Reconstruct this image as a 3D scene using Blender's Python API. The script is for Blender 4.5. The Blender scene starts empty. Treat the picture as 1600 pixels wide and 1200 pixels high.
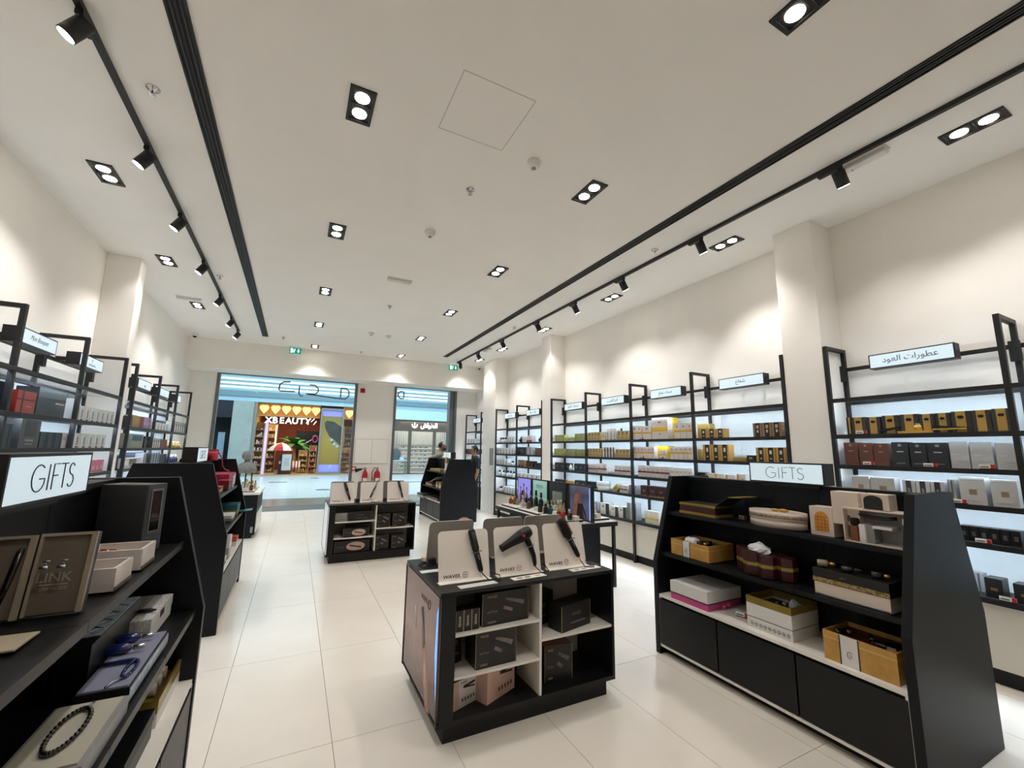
import bpy, math, random, colorsys
from mathutils import Vector, Matrix
random.seed(11)
SC = bpy.context.scene
COL = SC.collection
PI = math.pi

# ------------------------------------------------------------------ camera
CH = 1.615
YAW, PITCH, ROLL, FPX = 0.467054, 0.156681, 0.0152614, 659.514
_f = Vector((math.sin(YAW) * math.cos(PITCH), math.cos(YAW) * math.cos(PITCH), math.sin(PITCH)))
_r = Vector((math.cos(YAW), -math.sin(YAW), 0))
_u = _r.cross(_f)
_r2 = math.cos(ROLL) * _r + math.sin(ROLL) * _u
_u2 = -math.sin(ROLL) * _r + math.cos(ROLL) * _u
cam = bpy.data.cameras.new('camera')
cam.sensor_fit = 'HORIZONTAL'
cam.sensor_width = 36
cam.lens = FPX / 1600 * 36
cam.clip_start = 0.02
cam_o = bpy.data.objects.new('camera', cam)
COL.objects.link(cam_o)
cam_o.matrix_world = Matrix(((_r2.x, _u2.x, -_f.x, 0), (_r2.y, _u2.y, -_f.y, 0), (_r2.z, _u2.z, -_f.z, CH), (0, 0, 0, 1)))
SC.camera = cam_o

# ------------------------------------------------------------------ world, exposure
SC.view_settings.view_transform = 'Standard'
SC.view_settings.look = 'None'
SC.view_settings.exposure = 0.04
SC.view_settings.gamma = 1
SC.view_settings.use_curve_mapping = False
SC.cycles.max_bounces = 16
SC.cycles.diffuse_bounces = 12
SC.cycles.glossy_bounces = 6
SC.cycles.transparent_max_bounces = 12
W = bpy.data.worlds.new('world')
SC.world = W
W.use_nodes = True
W.node_tree.nodes['Background'].inputs[0].default_value = (0.75, 0.88, 1, 1)
W.node_tree.nodes['Background'].inputs[1].default_value = 0.15
DOWN_W, TRACK_W, STRIP_E, MALL_W = 57.0, 38.0, 74.0, 2000.0
WARM = (1.0, 0.966, 0.928)
COOL = (0.78, 0.90, 1.0)


# ------------------------------------------------------------------ materials
def lin(c):
    if isinstance(c, str):
        c = tuple(int(c[i:i + 2], 16) / 255 for i in (0, 2, 4))
    return tuple(x / 12.92 if x <= 0.04045 else ((x + 0.055) / 1.055) ** 2.4 for x in c)


_M = {}


def mat(name, col, rough=0.5, metal=0.0, emit=0.0, noise=0.04, scale=8.0, ecol=None, trans=0.0, spec=None, coat=0.0, alpha=1.0, bump=0.0):
    if name in _M:
        return _M[name]
    m = bpy.data.materials.new(name)
    m.use_nodes = True
    nt = m.node_tree
    b = nt.nodes['Principled BSDF']
    c = lin(col)
    b.inputs['Base Color'].default_value = (*c, 1)
    b.inputs['Roughness'].default_value = rough
    b.inputs['Metallic'].default_value = metal
    if spec is not None:
        b.inputs['Specular IOR Level'].default_value = spec
    if coat:
        b.inputs['Coat Weight'].default_value = coat
    if trans:
        b.inputs['Transmission Weight'].default_value = trans
        b.inputs['IOR'].default_value = 1.45
    if alpha < 1:
        b.inputs['Alpha'].default_value = alpha
    if emit:
        b.inputs['Emission Color'].default_value = (*(lin(ecol) if ecol else c), 1)
        b.inputs['Emission Strength'].default_value = emit
    if noise or bump:
        tc = nt.nodes.new('ShaderNodeTexCoord')
        n = nt.nodes.new('ShaderNodeTexNoise')
        n.inputs['Scale'].default_value = scale
        n.inputs['Detail'].default_value = 4
        nt.links.new(tc.outputs['Object'], n.inputs['Vector'])
        if noise:
            r = nt.nodes.new('ShaderNodeValToRGB')
            r.color_ramp.elements[0].position = 0.3
            r.color_ramp.elements[1].position = 0.7
            r.color_ramp.elements[0].color = (*[x * (1 - noise) for x in c], 1)
            r.color_ramp.elements[1].color = (*[min(1, x * (1 + noise)) for x in c], 1)
            nt.links.new(n.outputs['Fac'], r.inputs['Fac'])
            nt.links.new(r.outputs['Color'], b.inputs['Base Color'])
        if bump:
            bp = nt.nodes.new('ShaderNodeBump')
            bp.inputs['Strength'].default_value = bump
            bp.inputs['Distance'].default_value = 0.002
            nt.links.new(n.outputs['Fac'], bp.inputs['Height'])
            nt.links.new(bp.outputs['Normal'], b.inputs['Normal'])
    _M[name] = m
    return m


def grad_mat(name, stops, axis='Z', rough=0.4, emit=0.0, warp=0.0, scale=3.0):
    """colour bands along one axis of the object's own box (printed pictures)"""
    if name in _M:
        return _M[name]
    m = bpy.data.materials.new(name)
    m.use_nodes = True
    nt = m.node_tree
    b = nt.nodes['Principled BSDF']
    b.inputs['Roughness'].default_value = rough
    tc = nt.nodes.new('ShaderNodeTexCoord')
    sx = nt.nodes.new('ShaderNodeSeparateXYZ')
    nt.links.new(tc.outputs['Generated'], sx.inputs[0])
    src = sx.outputs[axis]
    if warp:
        n = nt.nodes.new('ShaderNodeTexNoise')
        n.inputs['Scale'].default_value = scale
        nt.links.new(tc.outputs['Generated'], n.inputs['Vector'])
        ma = nt.nodes.new('ShaderNodeMath')
        ma.operation = 'MULTIPLY_ADD'
        nt.links.new(n.outputs['Fac'], ma.inputs[0])
        ma.inputs[1].default_value = warp
        nt.links.new(src, ma.inputs[2])
        mb = nt.nodes.new('ShaderNodeMath')
        mb.operation = 'SUBTRACT'
        nt.links.new(ma.outputs[0], mb.inputs[0])
        mb.inputs[1].default_value = warp / 2
        src = mb.outputs[0]
    r = nt.nodes.new('ShaderNodeValToRGB')
    el = r.color_ramp.elements
    el[0].position, el[0].color = stops[0][0], (*lin(stops[0][1]), 1)
    el[1].position, el[1].color = stops[-1][0], (*lin(stops[-1][1]), 1)
    for p, c in stops[1:-1]:
        e = el.new(p)
        e.color = (*lin(c), 1)
    nt.links.new(src, r.inputs['Fac'])
    nt.links.new(r.outputs['Color'], b.inputs['Base Color'])
    if emit:
        nt.links.new(r.outputs['Color'], b.inputs['Emission Color'])
        b.inputs['Emission Strength'].default_value = emit
    _M[name] = m
    return m


WALL = mat('wall_paint', 'eeeae4', 0.75, noise=0.015, scale=3, bump=0.05)
CEIL = mat('ceiling_paint', 'f1eee9', 0.8, noise=0.015, scale=2)
BLACK = mat('black_laminate', '0d0e11', 0.42, noise=0.1, scale=5, spec=0.35)
NAVYBLK = mat('blue_black_laminate', '080b11', 0.46, noise=0.08, scale=4, spec=0.28)
BMETAL = mat('black_steel', '0f0f11', 0.5, noise=0.08, scale=20)
BFLAT = mat('flat_black', '0c0c0e', 0.65, noise=0.0)
WHITE = mat('white_laminate', 'e6e2da', 0.4, noise=0.02, scale=6)
CREAM = mat('cream_laminate', 'd6cfc2', 0.42, noise=0.02, scale=6)
WPLAST = mat('white_plastic', 'e8e6e0', 0.4, noise=0.02)
GREY = mat('grey_plastic', '8b8a88', 0.5)
DGREY = mat('dark_grey', '3a3a3c', 0.5)
CHROME = mat('chrome', 'd0d0d0', 0.15, metal=1.0, noise=0)
GOLD = mat('gold_metal', 'c9a24e', 0.28, metal=0.85, noise=0.08, scale=30)
GLASS = mat('clear_glass', 'e8eef0', 0.03, trans=1.0, noise=0)
ACRYL = mat('acrylic', 'dfe6ea', 0.08, noise=0, alpha=0.35)
PANE = mat('window_pane', 'c4dfe6', 0.02, noise=0, alpha=0.05)
LIT = mat('lightbox_face', 'a8b4bb', 0.5, emit=0.62, ecol='d8edf7', noise=0)
INK = mat('black_ink', '1a1c20', 0.5, noise=0)
LAMP = mat('lamp_lens', 'fff6ea', 0.3, emit=28.0, ecol='fff4e4', noise=0)
LEDSTRIP = mat('led_strip', 'eaf5ff', 0.3, emit=STRIP_E, ecol='dcefff', noise=0)
BACKWHITE = mat('white_back_panel', 'dfe6e8', 0.35, noise=0.02)  # plain white panel with no glow of its own


# ------------------------------------------------------------------ mesh helper
class MB:
    def __init__(s):
        s.v, s.f, s.m, s.sm = [], [], [], []

    def add(s, v, f, mi=0, smooth=False):
        n = len(s.v)
        s.v += [tuple(x) for x in v]
        for q in f:
            s.f.append(tuple(i + n for i in q))
            s.m.append(mi)
            s.sm.append(smooth)
        return s

    def box(s, x0, x1, y0, y1, z0, z1, mi=0, T=None):
        v = [Vector(p) for p in ((x0, y0, z0), (x1, y0, z0), (x1, y1, z0), (x0, y1, z0), (x0, y0, z1), (x1, y0, z1), (x1, y1, z1), (x0, y1, z1))]
        if T is not None:
            v = [T @ p for p in v]
        return s.add(v, [(0, 3, 2, 1), (4, 5, 6, 7), (0, 1, 5, 4), (1, 2, 6, 5), (2, 3, 7, 6), (3, 0, 4, 7)], mi)

    def cbox(s, c, d, mi=0, T=None):
        return s.box(c[0] - d[0] / 2, c[0] + d[0] / 2, c[1] - d[1] / 2, c[1] + d[1] / 2, c[2] - d[2] / 2, c[2] + d[2] / 2, mi, T)

    def prism(s, pts, axis, a0, a1, mi=0):
        n = len(pts)

        def P(p, a):
            return {'x': (a, p[0], p[1]), 'y': (p[0], a, p[1]), 'z': (p[0], p[1], a)}[axis]
        v = [P(p, a0) for p in pts] + [P(p, a1) for p in pts]
        f = [tuple(range(n))[::-1], tuple(range(n, 2 * n))] + [(i, (i + 1) % n, n + (i + 1) % n, n + i) for i in range(n)]
        return s.add(v, f, mi)

    def cyl(s, p0, p1, r0, r1=None, n=14, mi=0, smooth=True):
        r1 = r0 if r1 is None else r1
        p0, p1 = Vector(p0), Vector(p1)
        d = (p1 - p0).normalized()
        a = d.orthogonal().normalized()
        b = d.cross(a)
        ring = lambda p, r: [p + r * (math.cos(2 * PI * i / n) * a + math.sin(2 * PI * i / n) * b) for i in range(n)]
        v = ring(p0, r0) + ring(p1, r1)
        s.add(v, [(i, (i + 1) % n, n + (i + 1) % n, n + i) for i in range(n)], mi, smooth)
        k = len(s.v) - 2 * n
        s.f += [tuple(k + i for i in range(n))[::-1], tuple(k + n + i for i in range(n))]
        s.m += [mi, mi]
        s.sm += [False, False]
        return s

    def lathe(s, prof, n=16, c=(0, 0, 0), mi=0, sx=1.0, sy=1.0, T=None):
        v, f = [], []
        for r, z in prof:
            for i in range(n):
                p = Vector((r * sx * math.cos(2 * PI * i / n), r * sy * math.sin(2 * PI * i / n), z))
                if T is not None:
                    p = T @ p
                v.append((p.x + c[0], p.y + c[1], p.z + c[2]))
        for k in range(len(prof) - 1):
            for i in range(n):
                j = (i + 1) % n
                f.append((k * n + i, k * n + j, k * n + n + j, k * n + n + i))
        f.append(tuple(range(n))[::-1])
        k = (len(prof) - 1) * n
        f.append(tuple(range(k, k + n)))
        return s.add(v, f, mi, True)

    def tube(s, pts, r, n=6, mi=0, closed=False):
        pts = [Vector(p) for p in pts]
        v, f = [], []
        N = len(pts)
        up = None
        for i, p in enumerate(pts):
            a, b = pts[max(i - 1, 0)], pts[min(i + 1, N - 1)]
            if closed:
                a, b = pts[i - 1], pts[(i + 1) % N]
            d = (b - a).normalized()
            if up is None:
                up = d.orthogonal().normalized()
            up = (up - d * up.dot(d))
            up = up.normalized() if up.length > 1e-6 else d.orthogonal().normalized()
            w = d.cross(up)
            rr = r[i] if isinstance(r, (list, tuple)) else r
            v += [p + rr * (math.cos(2 * PI * k / n) * up + math.sin(2 * PI * k / n) * w) for k in range(n)]
        for i in range(N if closed else N - 1):
            for k in range(n):
                a, b = i * n, ((i + 1) % N) * n
                f.append((a + k, a + (k + 1) % n, b + (k + 1) % n, b + k))
        if not closed:
            f += [tuple(range(n))[::-1], tuple(range((N - 1) * n, N * n))]
        return s.add(v, f, mi, True)

    def ell(s, c, r, n=14, m=8, mi=0):
        prof = [(max(1e-4, math.sin(PI * k / m)), -math.cos(PI * k / m)) for k in range(m + 1)]
        v, f = [], []
        for a, z in prof:
            for i in range(n):
                v.append((c[0] + r[0] * a * math.cos(2 * PI * i / n), c[1] + r[1] * a * math.sin(2 * PI * i / n), c[2] + r[2] * z))
        for k in range(m):
            for i in range(n):
                j = (i + 1) % n
                f.append((k * n + i, k * n + j, k * n + n + j, k * n + n + i))
        return s.add(v, f, mi, True)

    def xf(s, T):
        s.v = [tuple(T @ Vector(p)) for p in s.v]
        return s

    def mesh(s, name, mats):
        me = bpy.data.meshes.new(name)
        me.from_pydata(s.v, [], s.f)
        for m in (mats if isinstance(mats, (list, tuple)) else [mats]):
            me.materials.append(m)
        me.polygons.foreach_set('material_index', s.m)
        me.polygons.foreach_set('use_smooth', s.sm)
        me.update()
        return me

    def obj(s, name, mats, parent=None, loc=None, bevel=0.0, label=None):
        return link(name, s.mesh(name, mats), parent, loc, bevel, label)


def link(name, me, parent=None, loc=None, bevel=0.0, label=None):
    o = bpy.data.objects.new(name, me)
    COL.objects.link(o)
    if parent is not None:
        o.parent = parent
    if loc is not None:
        o.location = loc
    if bevel:
        b = o.modifiers.new('bevel', 'BEVEL')
        b.width = bevel
        b.segments = 2
        b.limit_method = 'ANGLE'
    if label:
        o['label'] = label
    return o


def B(*a):
    return MB().box(*a)


def tag(o, label, cat, group=None):
    n = len(label.split())
    assert 4 <= n <= 16, (n, label)
    o['label'] = label
    o['category'] = cat
    if group:
        o['group'] = group
    return o


def thing(name, label, cat, loc=(0, 0, 0), rz=0.0, group=None, rot=None):
    o = bpy.data.objects.new(name, None)
    o.empty_display_size = 0.1
    COL.objects.link(o)
    o.location = loc
    o.rotation_euler = rot if rot else (0, 0, rz)
    return tag(o, label, cat, group)


def struct(o):
    o['kind'] = 'structure'
    return o


def dup(root, loc, label, rz=None, group=None):
    r = root.copy()
    COL.objects.link(r)
    r.location = loc
    if rz is not None:
        r.rotation_euler = (0, 0, rz)
    tag(r, label, root['category'], group or root.get('group'))
    for ch in list(root.children):
        c = ch.copy()
        COL.objects.link(c)
        c.parent = r
        for g in list(ch.children):
            d = g.copy()
            COL.objects.link(d)
            d.parent = c
    return r


# ------------------------------------------------------------------ writing
_AR = {}
_code = 0xFE8D
for ch, k in (('\u0627', 2), ('\u0628', 4), ('\u0629', 2), ('\u062a', 4), ('\u062b', 4), ('\u062c', 4), ('\u062d', 4), ('\u062e', 4), ('\u062f', 2), ('\u0630', 2), ('\u0631', 2), ('\u0632', 2), ('\u0633', 4), ('\u0634', 4), ('\u0635', 4), ('\u0636', 4), ('\u0637', 4), ('\u0638', 4), ('\u0639', 4), ('\u063a', 4), ('\u0641', 4), ('\u0642', 4), ('\u0643', 4), ('\u0644', 4), ('\u0645', 4), ('\u0646', 4), ('\u0647', 4), ('\u0648', 2), ('\u0649', 2), ('\u064a', 4)):
    _AR[ch] = (_code, k)
    _code += k


def arabic(t):
    """joined letter forms in left-to-right order"""
    out = []
    for i, ch in enumerate(t):
        if ch not in _AR:
            out.append(ch)
            continue
        c, k = _AR[ch]
        pj = i > 0 and t[i - 1] in _AR and _AR[t[i - 1]][1] == 4
        nj = i + 1 < len(t) and t[i + 1] in _AR
        if k == 2:
            out.append(chr(c + (1 if pj else 0)))
        else:
            out.append(chr(c + (3 if pj and nj else 1 if pj else 2 if nj else 0)))
    return ''.join(reversed(out))


_T = {}


def text(body, height, material, parent, loc, rot=(PI / 2, 0, 0), name='lettering', width=None, shear=0.0, weight=0.0, depth=0.0006):
    """raised print centred on loc; lies in the local XY plane before rot"""
    key = (body, shear, weight)
    if key not in _T:
        c = bpy.data.curves.new('lettering', 'FONT')
        c.body = body
        c.size = 1
        c.resolution_u = 3
        c.shear = shear
        c.offset = weight
        c.extrude = 0.004
        o = bpy.data.objects.new('lettering', c)
        me = bpy.data.meshes.new_from_object(o)
        bpy.data.objects.remove(o)
        xs = [v.co.x for v in me.vertices]
        ys = [v.co.y for v in me.vertices]
        cx, cy, w, h = (min(xs) + max(xs)) / 2, (min(ys) + max(ys)) / 2, max(xs) - min(xs), max(ys) - min(ys)
        for v in me.vertices:
            v.co.x -= cx
            v.co.y -= cy
        _T[key] = (me, w, h)
    me0, w, h = _T[key]
    me = me0.copy()
    me.materials.clear()
    me.materials.append(material)
    sy = height / h
    sx = width / w if width else sy
    for v in me.vertices:
        v.co = (v.co.x * sx, v.co.y * sy, depth * (1 if v.co.z > 0 else 0))
    o = link(name, me, parent, loc)
    o.rotation_euler = rot
    return o


def strokes(name, polys, r, material, parent, loc, rot, n=5):
    m = MB()
    for p in polys:
        m.tube([(x, y, 0) for x, y in p], r, n)
    o = m.obj(name, material, parent, loc)
    o.rotation_euler = rot
    return o


def arc(cx, cy, rx, ry, a0, a1, n=10):
    return [(cx + rx * math.cos(math.radians(a0 + (a1 - a0) * i / n)), cy + ry * math.sin(math.radians(a0 + (a1 - a0) * i / n))) for i in range(n + 1)]


# thin round capitals for the lit GIFTS signs, one unit high
GIFTS = [arc(0.45, 0.5, 0.45, 0.5, 50, 330, 14) + [(0.86, 0.47), (0.5, 0.47)],
         [(1.12, 0), (1.12, 1)],
         [(1.42, 0), (1.42, 1), (1.86, 1)], [(1.42, 0.54), (1.8, 0.54)],
         [(1.98, 1), (2.52, 1)], [(2.25, 1), (2.25, 0)],
         arc(2.88, 0.76, 0.21, 0.23, 30, 255, 8) + arc(2.86, 0.26, 0.24, 0.26, 80, -150, 10)]

# ================================================================== the shop's shell
XL, XR, YB, YF, ZC = -2.38, 5.0, 12.4, -3.4, 4.07
TILE = mat('floor_tile', 'e4ddd3', 0.22, noise=0.035, scale=2.2, spec=0.5)
GROUT = mat('grout', '6f6a63', 0.8, noise=0)
STEEL = mat('frame_steel', '6e7073', 0.35, metal=0.5, noise=0.05)
STONE = mat('dark_stone', '2b302d', 0.32, noise=0.3, scale=6)
GSTONE = mat('grey_stone', '6d7371', 0.2, noise=0.12, scale=5)
fl = struct(B(XL - .1, XR + .1, YF, 12.62, -.12, -.006).obj('floor', GROUT))
tm = B(.0015, .5985, .0015, 1.1985, -.006, 0).mesh('tile', TILE)
for i in range(-5, 9):
    for j in range(-6, 9):
        x, y = .318 + .6 * i, 2.78 + 1.2 * j
        if x < XL - .6 or x > XR or y > 12.6 or y < YF - 1.2:
            continue
        if x < XL or x + .6 > XR or y + 1.2 > 12.6:
            B(max(x, XL) + .0015, min(x + .6, XR) - .0015, max(y, YF) + .0015, min(y + 1.2, 12.62) - .0015, -.006, 0).obj('tile', TILE, fl)
        else:
            link('tile', tm, fl, (x, y, 0))
struct(B(XL - .2, XR + .2, YF, 12.7, ZC, ZC + .15).obj('ceiling', CEIL))
hatch = MB()
for a, b, c, d in ((.775, 1.32, 2.30, 2.306), (.775, 1.32, 2.864, 2.87), (.775, .781, 2.30, 2.87), (1.314, 1.32, 2.30, 2.87)):
    hatch.box(a, b, c, d, ZC - .0015, ZC + .01)
tag(hatch.obj('access_hatch', mat('hatch_gap', 'c6bfb5', .8, noise=0)), 'square access hatch outlined in the ceiling', 'hatch')
struct(B(XL - .2, XL, YF, 12.6, 0, ZC).obj('wall_left', WALL))
struct(B(XR, XR + .2, YF, 12.6, 0, ZC).obj('wall_right', WALL))
struct(B(XL - .2, XR + .2, YF - .2, YF, 0, ZC).obj('wall_front', WALL))
wb = MB()
for a, b, c, d in ((XL, -1.86, 0, 3.48), (1.42, 2.43, 0, 3.48), (4.34, XR, 0, 3.48), (XL, XR, 3.48, ZC)):
    wb.box(a, b, YB, 12.62, c, d)
struct(wb.obj('wall_back', WALL))
struct(B(XL, XR, 11.62, YB, 3.41, ZC).obj('ceiling_bulkhead', WALL))
for x0, x1, y0, y1 in ((XL, -2.03, 6.96, 7.18), (4.63, XR, 2.28, 2.67), (4.63, XR, 7.4, 7.74), (4.63, XR, 10.12, 10.98)):
    struct(B(x0, x1, y0, y1, 0, ZC).obj('pillar', WALL, bevel=.006))
for x0, x1, n, zt in ((-1.86, 1.42, 1, 3.48), (2.43, 4.34, 2, 3.48)):
    w = struct(B(x0, x1, YB - .02, YB + .1, zt - .09, zt).obj('window_%d' % n, STEEL))
    for xa in (x0, x1 - .07):
        B(xa, xa + .07, YB - .02, YB + .1, 0, zt - .09).obj('jamb', STEEL, w)
    if n == 1:
        B(1.08, 1.35, YB + .03, YB + .042, .02, zt - .09).obj('side_pane', PANE, w)
        B(x0 + .07, x1 - .07, YB + .06, YB + .066, 2.8, zt - .09).obj('glass_pane', PANE, w)
    else:
        B(x0 + .07, x1 - .07, YB + .03, YB + .042, .05, zt - .09).obj('glass_pane', PANE, w)
        B(x1 - .2, x1 - .07, YB + .042, YB + .3, 0, zt - .09).obj('side_return', mat('dark_return', '565c61', .25, noise=0), w)
        B(x0 + .07, x1 - .07, YB, YB + .07, 0, .05).obj('sill', STEEL, w)
# shop name on the glass, seen from behind
LOGO = mat('sign_letter', '4c5054', .4, noise=0)
nm = thing('glass_sign', 'dark outline letters over the entrance glass seen from behind', 'sign', (0, YB + .05, 0))
for p in ([(.99, 3.22), (1.12, 3.22), (1.2, 3.14), (1.2, 3.02), (1.12, 2.93), (.94, 2.93)], [(.99, 3.22), (.99, 2.96)],
          [(.93, 2.93), (.13, 3.0)], [(.2, 3.25), (.33, 3.25), (.42, 3.16), (.42, 3.08), (.34, 3.0), (.13, 3.0)],
          [(-.04, 3.2), (-.04, 3.0), (.0, 2.94), (.06, 2.94)], [(-.26, 3.29), (-.43, 3.27), (-.5, 3.2), (-.51, 3.06), (-.47, 3.03), (-.14, 3.04)]):
    MB().tube([(x, 0, z + .03) for x, z in p], .018, 6).obj('letter', LOGO, nm)
n2 = thing('glass_sign', 'single dark D shaped letter on the smaller window glass', 'sign', (0, YB + .02, 0))
MB().tube([(2.71, 0, 3.17), (2.71, 0, 3.28), (2.66, 0, 3.285)] + [(x, 0, y) for x, y in arc(2.64, 3.18, .1, .105, 95, 265, 8)] + [(2.66, 0, 3.075), (2.71, 0, 3.08), (2.71, 0, 3.175)], .018, 6).obj('letter', LOGO, n2)

# ------------------------------------------------------------------ on the partition
pn = thing('cabinet_hatch', 'white double door service panel on the partition wall', 'panel', (1.9, YB, 1.54))
SEAM = mat('panel_seam', '77726b', .7, noise=0)
B(-.45, .45, -.006, 0, -.335, .335).obj('back_frame', SEAM, pn)
for a, b in ((-.444, -.003), (.003, .444)):
    B(a, b, -.018, -.006, -.329, .329).obj('panel_door', WALL, pn)
RED = mat('fire_red', 'b3202a', .35)
fa = thing('fire_alarm', 'red square fire alarm sounder high on the partition', 'alarm', (1.55, YB, 3.22))
B(-.065, .065, -.04, 0, -.065, .065).obj('housing', RED, fa, bevel=.01)
MB().cyl((0, -.04, 0), (0, -.055, 0), .035).obj('strobe', mat('dark_red', '5c1016', .3), fa)
fs = thing('call_point', 'small red fire call point beside the extinguishers', 'alarm', (1.46, YB, 1.07))
B(-.06, .06, -.03, 0, -.055, .055).obj('housing', RED, fs, bevel=.006)
B(-.035, .035, -.034, -.03, -.025, .025).obj('window_plate', WPLAST, fs)


def extinguisher(x, label, co2):
    t = thing('fire_extinguisher', label, 'extinguisher', (x, YB - .1, .52))
    r = .07 if co2 else .085
    MB().lathe([(r * .9, 0), (r, .02), (r, .4), (r * .8, .46), (.03, .5), (.025, .53)], 16).obj('cylinder', RED, t)
    B(-.018, .018, -.03, .05, .53, .55).obj('valve', CHROME, t)
    B(-.012, .012, -.13, .02, .57, .585).obj('handle', BFLAT, t)
    if co2:
        MB().tube([(0, 0, .54), (-.05, -.02, .56), (-.1, -.02, .53)], .012).obj('hose', BFLAT, t)
        MB().cyl((-.09, -.02, .54), (-.26, -.03, .5), .025, .055).obj('horn', BFLAT, t)
    else:
        MB().tube([(0, 0, .54), (-.08, -.03, .58), (-.14, -.03, .45), (-.13, -.04, .2), (-.1, -.05, .05)], .011).obj('hose', BFLAT, t)
    B(-.05, .05, -r - .004, -r + .02, .12, .3).obj('instruction_label', WPLAST, t)
    B(-.06, .06, .07, .1, .3, .36).obj('wall_bracket', DGREY, t)


extinguisher(1.75, 'slim red fire extinguisher with a black discharge horn', True)
extinguisher(2.07, 'wider red fire extinguisher with a black hose', False)

# ------------------------------------------------------------------ ceiling fittings
LBLK = mat('lamp_black', '0d0d0e', .5, noise=.05)


def spot(name, parent, loc, aim, power, size, blend, rad=.03, col=WARM):
    l = bpy.data.lights.new(name, 'SPOT')
    l.energy = power
    l.spot_size = math.radians(size)
    l.spot_blend = blend
    l.shadow_soft_size = rad
    l.color = col
    o = bpy.data.objects.new(name, l)
    COL.objects.link(o)
    o.parent = parent
    o.location = loc
    o.rotation_euler = Vector(aim).to_track_quat('-Z', 'Y').to_euler()
    return o


def downlight(x, y, label):
    t = thing('downlight', label, 'light', (x, y, ZC))
    fr = MB()
    for a in ((-.0875, .0875, -.1725, -.15), (-.0875, .0875, .15, .1725), (-.0875, -.068, -.15, .15), (.068, .0875, -.15, .15), (-.068, .068, -.01, .01)):
        fr.box(*a, -.012, 0)
    fr.obj('frame', LBLK, t)
    B(-.08, .08, -.16, .16, -.002, 0).obj('recess', BFLAT, t)
    for s in (-1, 1):
        MB().cyl((0, s * .078, -.006), (0, s * .078, -.002), .05, n=20).obj('lamp', LAMP, t)
    spot('downlight_beam', t, (0, 0, -.03), (0, 0, -1), DOWN_W, 104, .55, .06)


rows = [(-1.755, 'over the shelving behind the corner GIFTS stand', (2.75, 4.84, 6.89, 8.91)), (.215, 'in the row over the aisle', (.88, 2.93, 4.94, 7.05, 9.11, 11.18)),
        (2.3, 'in the row over the hair tool counters', (1.02, 2.985, 5.05, 7.1, 9.14, 11.17)), (4.33, 'beside the long-wall track', (.97, 3.03, 5.08, 7.16, 9.16, 10.6))]
ORD = ['first', 'second', 'third', 'fourth', 'fifth', 'sixth', 'seventh', 'eighth', 'ninth', 'tenth']
for x, w, ys in rows:
    for k, y in enumerate(sorted(ys, reverse=True)):
        downlight(x, y, 'twin downlight %s, %s from shopfront' % (w, ORD[k]))


def track(x, y0, y1, label):
    t = thing('lighting_track', label, 'light track', (x, 0, ZC))
    MB().box(-.017, .017, y0, y1, -.036, 0).obj('track_rail', LBLK, t)
    B(-.02, .02, y1, y1 + .04, -.04, 0).obj('end_cap', LBLK, t)


track(-1.29, -1.5, 10.42, 'long black lighting track over the GIFTS stands')
track(3.89, -1.5, 11.12, 'long black lighting track beside the long shelf wall')


def track_spot(x, y, s, label, aim):
    t = thing('track_spotlight', label, 'spotlight', (x, y, ZC - .036))
    B(-.02, .02, -.09, .09, -.034, 0).obj('adapter', LBLK, t, bevel=.004)
    B(s * .0, s * .05, -.02, .03, -.03, -.002).obj('latch', LBLK, t) if False else None
    MB().cyl((0, -.07, -.034), (0, -.07, -.075), .014).obj('stem', LBLK, t)
    a = Vector(aim).normalized()
    c = Vector((0, -.07, -.115))
    MB().cyl(c - a * .06, c + a * .075, .047, n=20).obj('head', LBLK, t)
    MB().cyl(c + a * .0751, c + a * .077, .041, n=20).obj('lens', LAMP, t)
    spot('spot_beam', t, c + a * .09, aim, TRACK_W, 80, .9, .03)


for k, y in enumerate((10.35, 9.36, 8.02, 6.62, 5.35, 4.22, 3.0, 1.7, .3)):
    track_spot(-1.29, y, -1, 'black track spotlight over the GIFTS stands, %s from the shopfront' % ORD[k], (-.62, 0, -1))
for k, y in enumerate((10.97, 9.65, 8.25, 6.72, 5.52, 4.38, 3.1, 1.72, .35)):
    track_spot(3.89, y, 1, 'black track spotlight on the shelf-wall track, %s from the shopfront' % ORD[k], (.62 if k else .4, 0 if k else .9, -1))


def slot(x, y0, y1, label):
    t = thing('slot_diffuser', label, 'air grille', (x, 0, ZC))
    f = MB()
    for a, b in ((-.058, -.046), (-.006, .006), (.046, .058)):
        f.box(a, b, y0, y1, -.012, 0)
    f.box(-.058, .058, y1, y1 + .012, -.012, 0)
    f.obj('frame', LBLK, t)
    B(-.046, .046, y0, y1, -.003, 0).obj('duct_lining', BFLAT, t)
    for a in (-.026, .026):
        B(a - .004, a + .004, y0, y1, -.01, -.003).obj('vane', DGREY, t)


slot(-.81, -2.5, 10.7, 'black double slot air grille above the GIFTS aisle')
slot(3.37, -2.5, 10.64, 'black double slot air grille beside the shelf-wall track')


def sprinkler(x, y, label):
    t = thing('sprinkler', label, 'sprinkler', (x, y, ZC))
    MB().lathe([(.042, 0), (.04, -.008), (.02, -.012), (.012, -.03)][::-1], 16).obj('escutcheon', CHROME, t)
    MB().cyl((0, 0, -.03), (0, 0, -.05), .008).obj('bulb', RED, t)
    MB().cyl((0, 0, -.05), (0, 0, -.053), .022).obj('deflector', CHROME, t)


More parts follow.
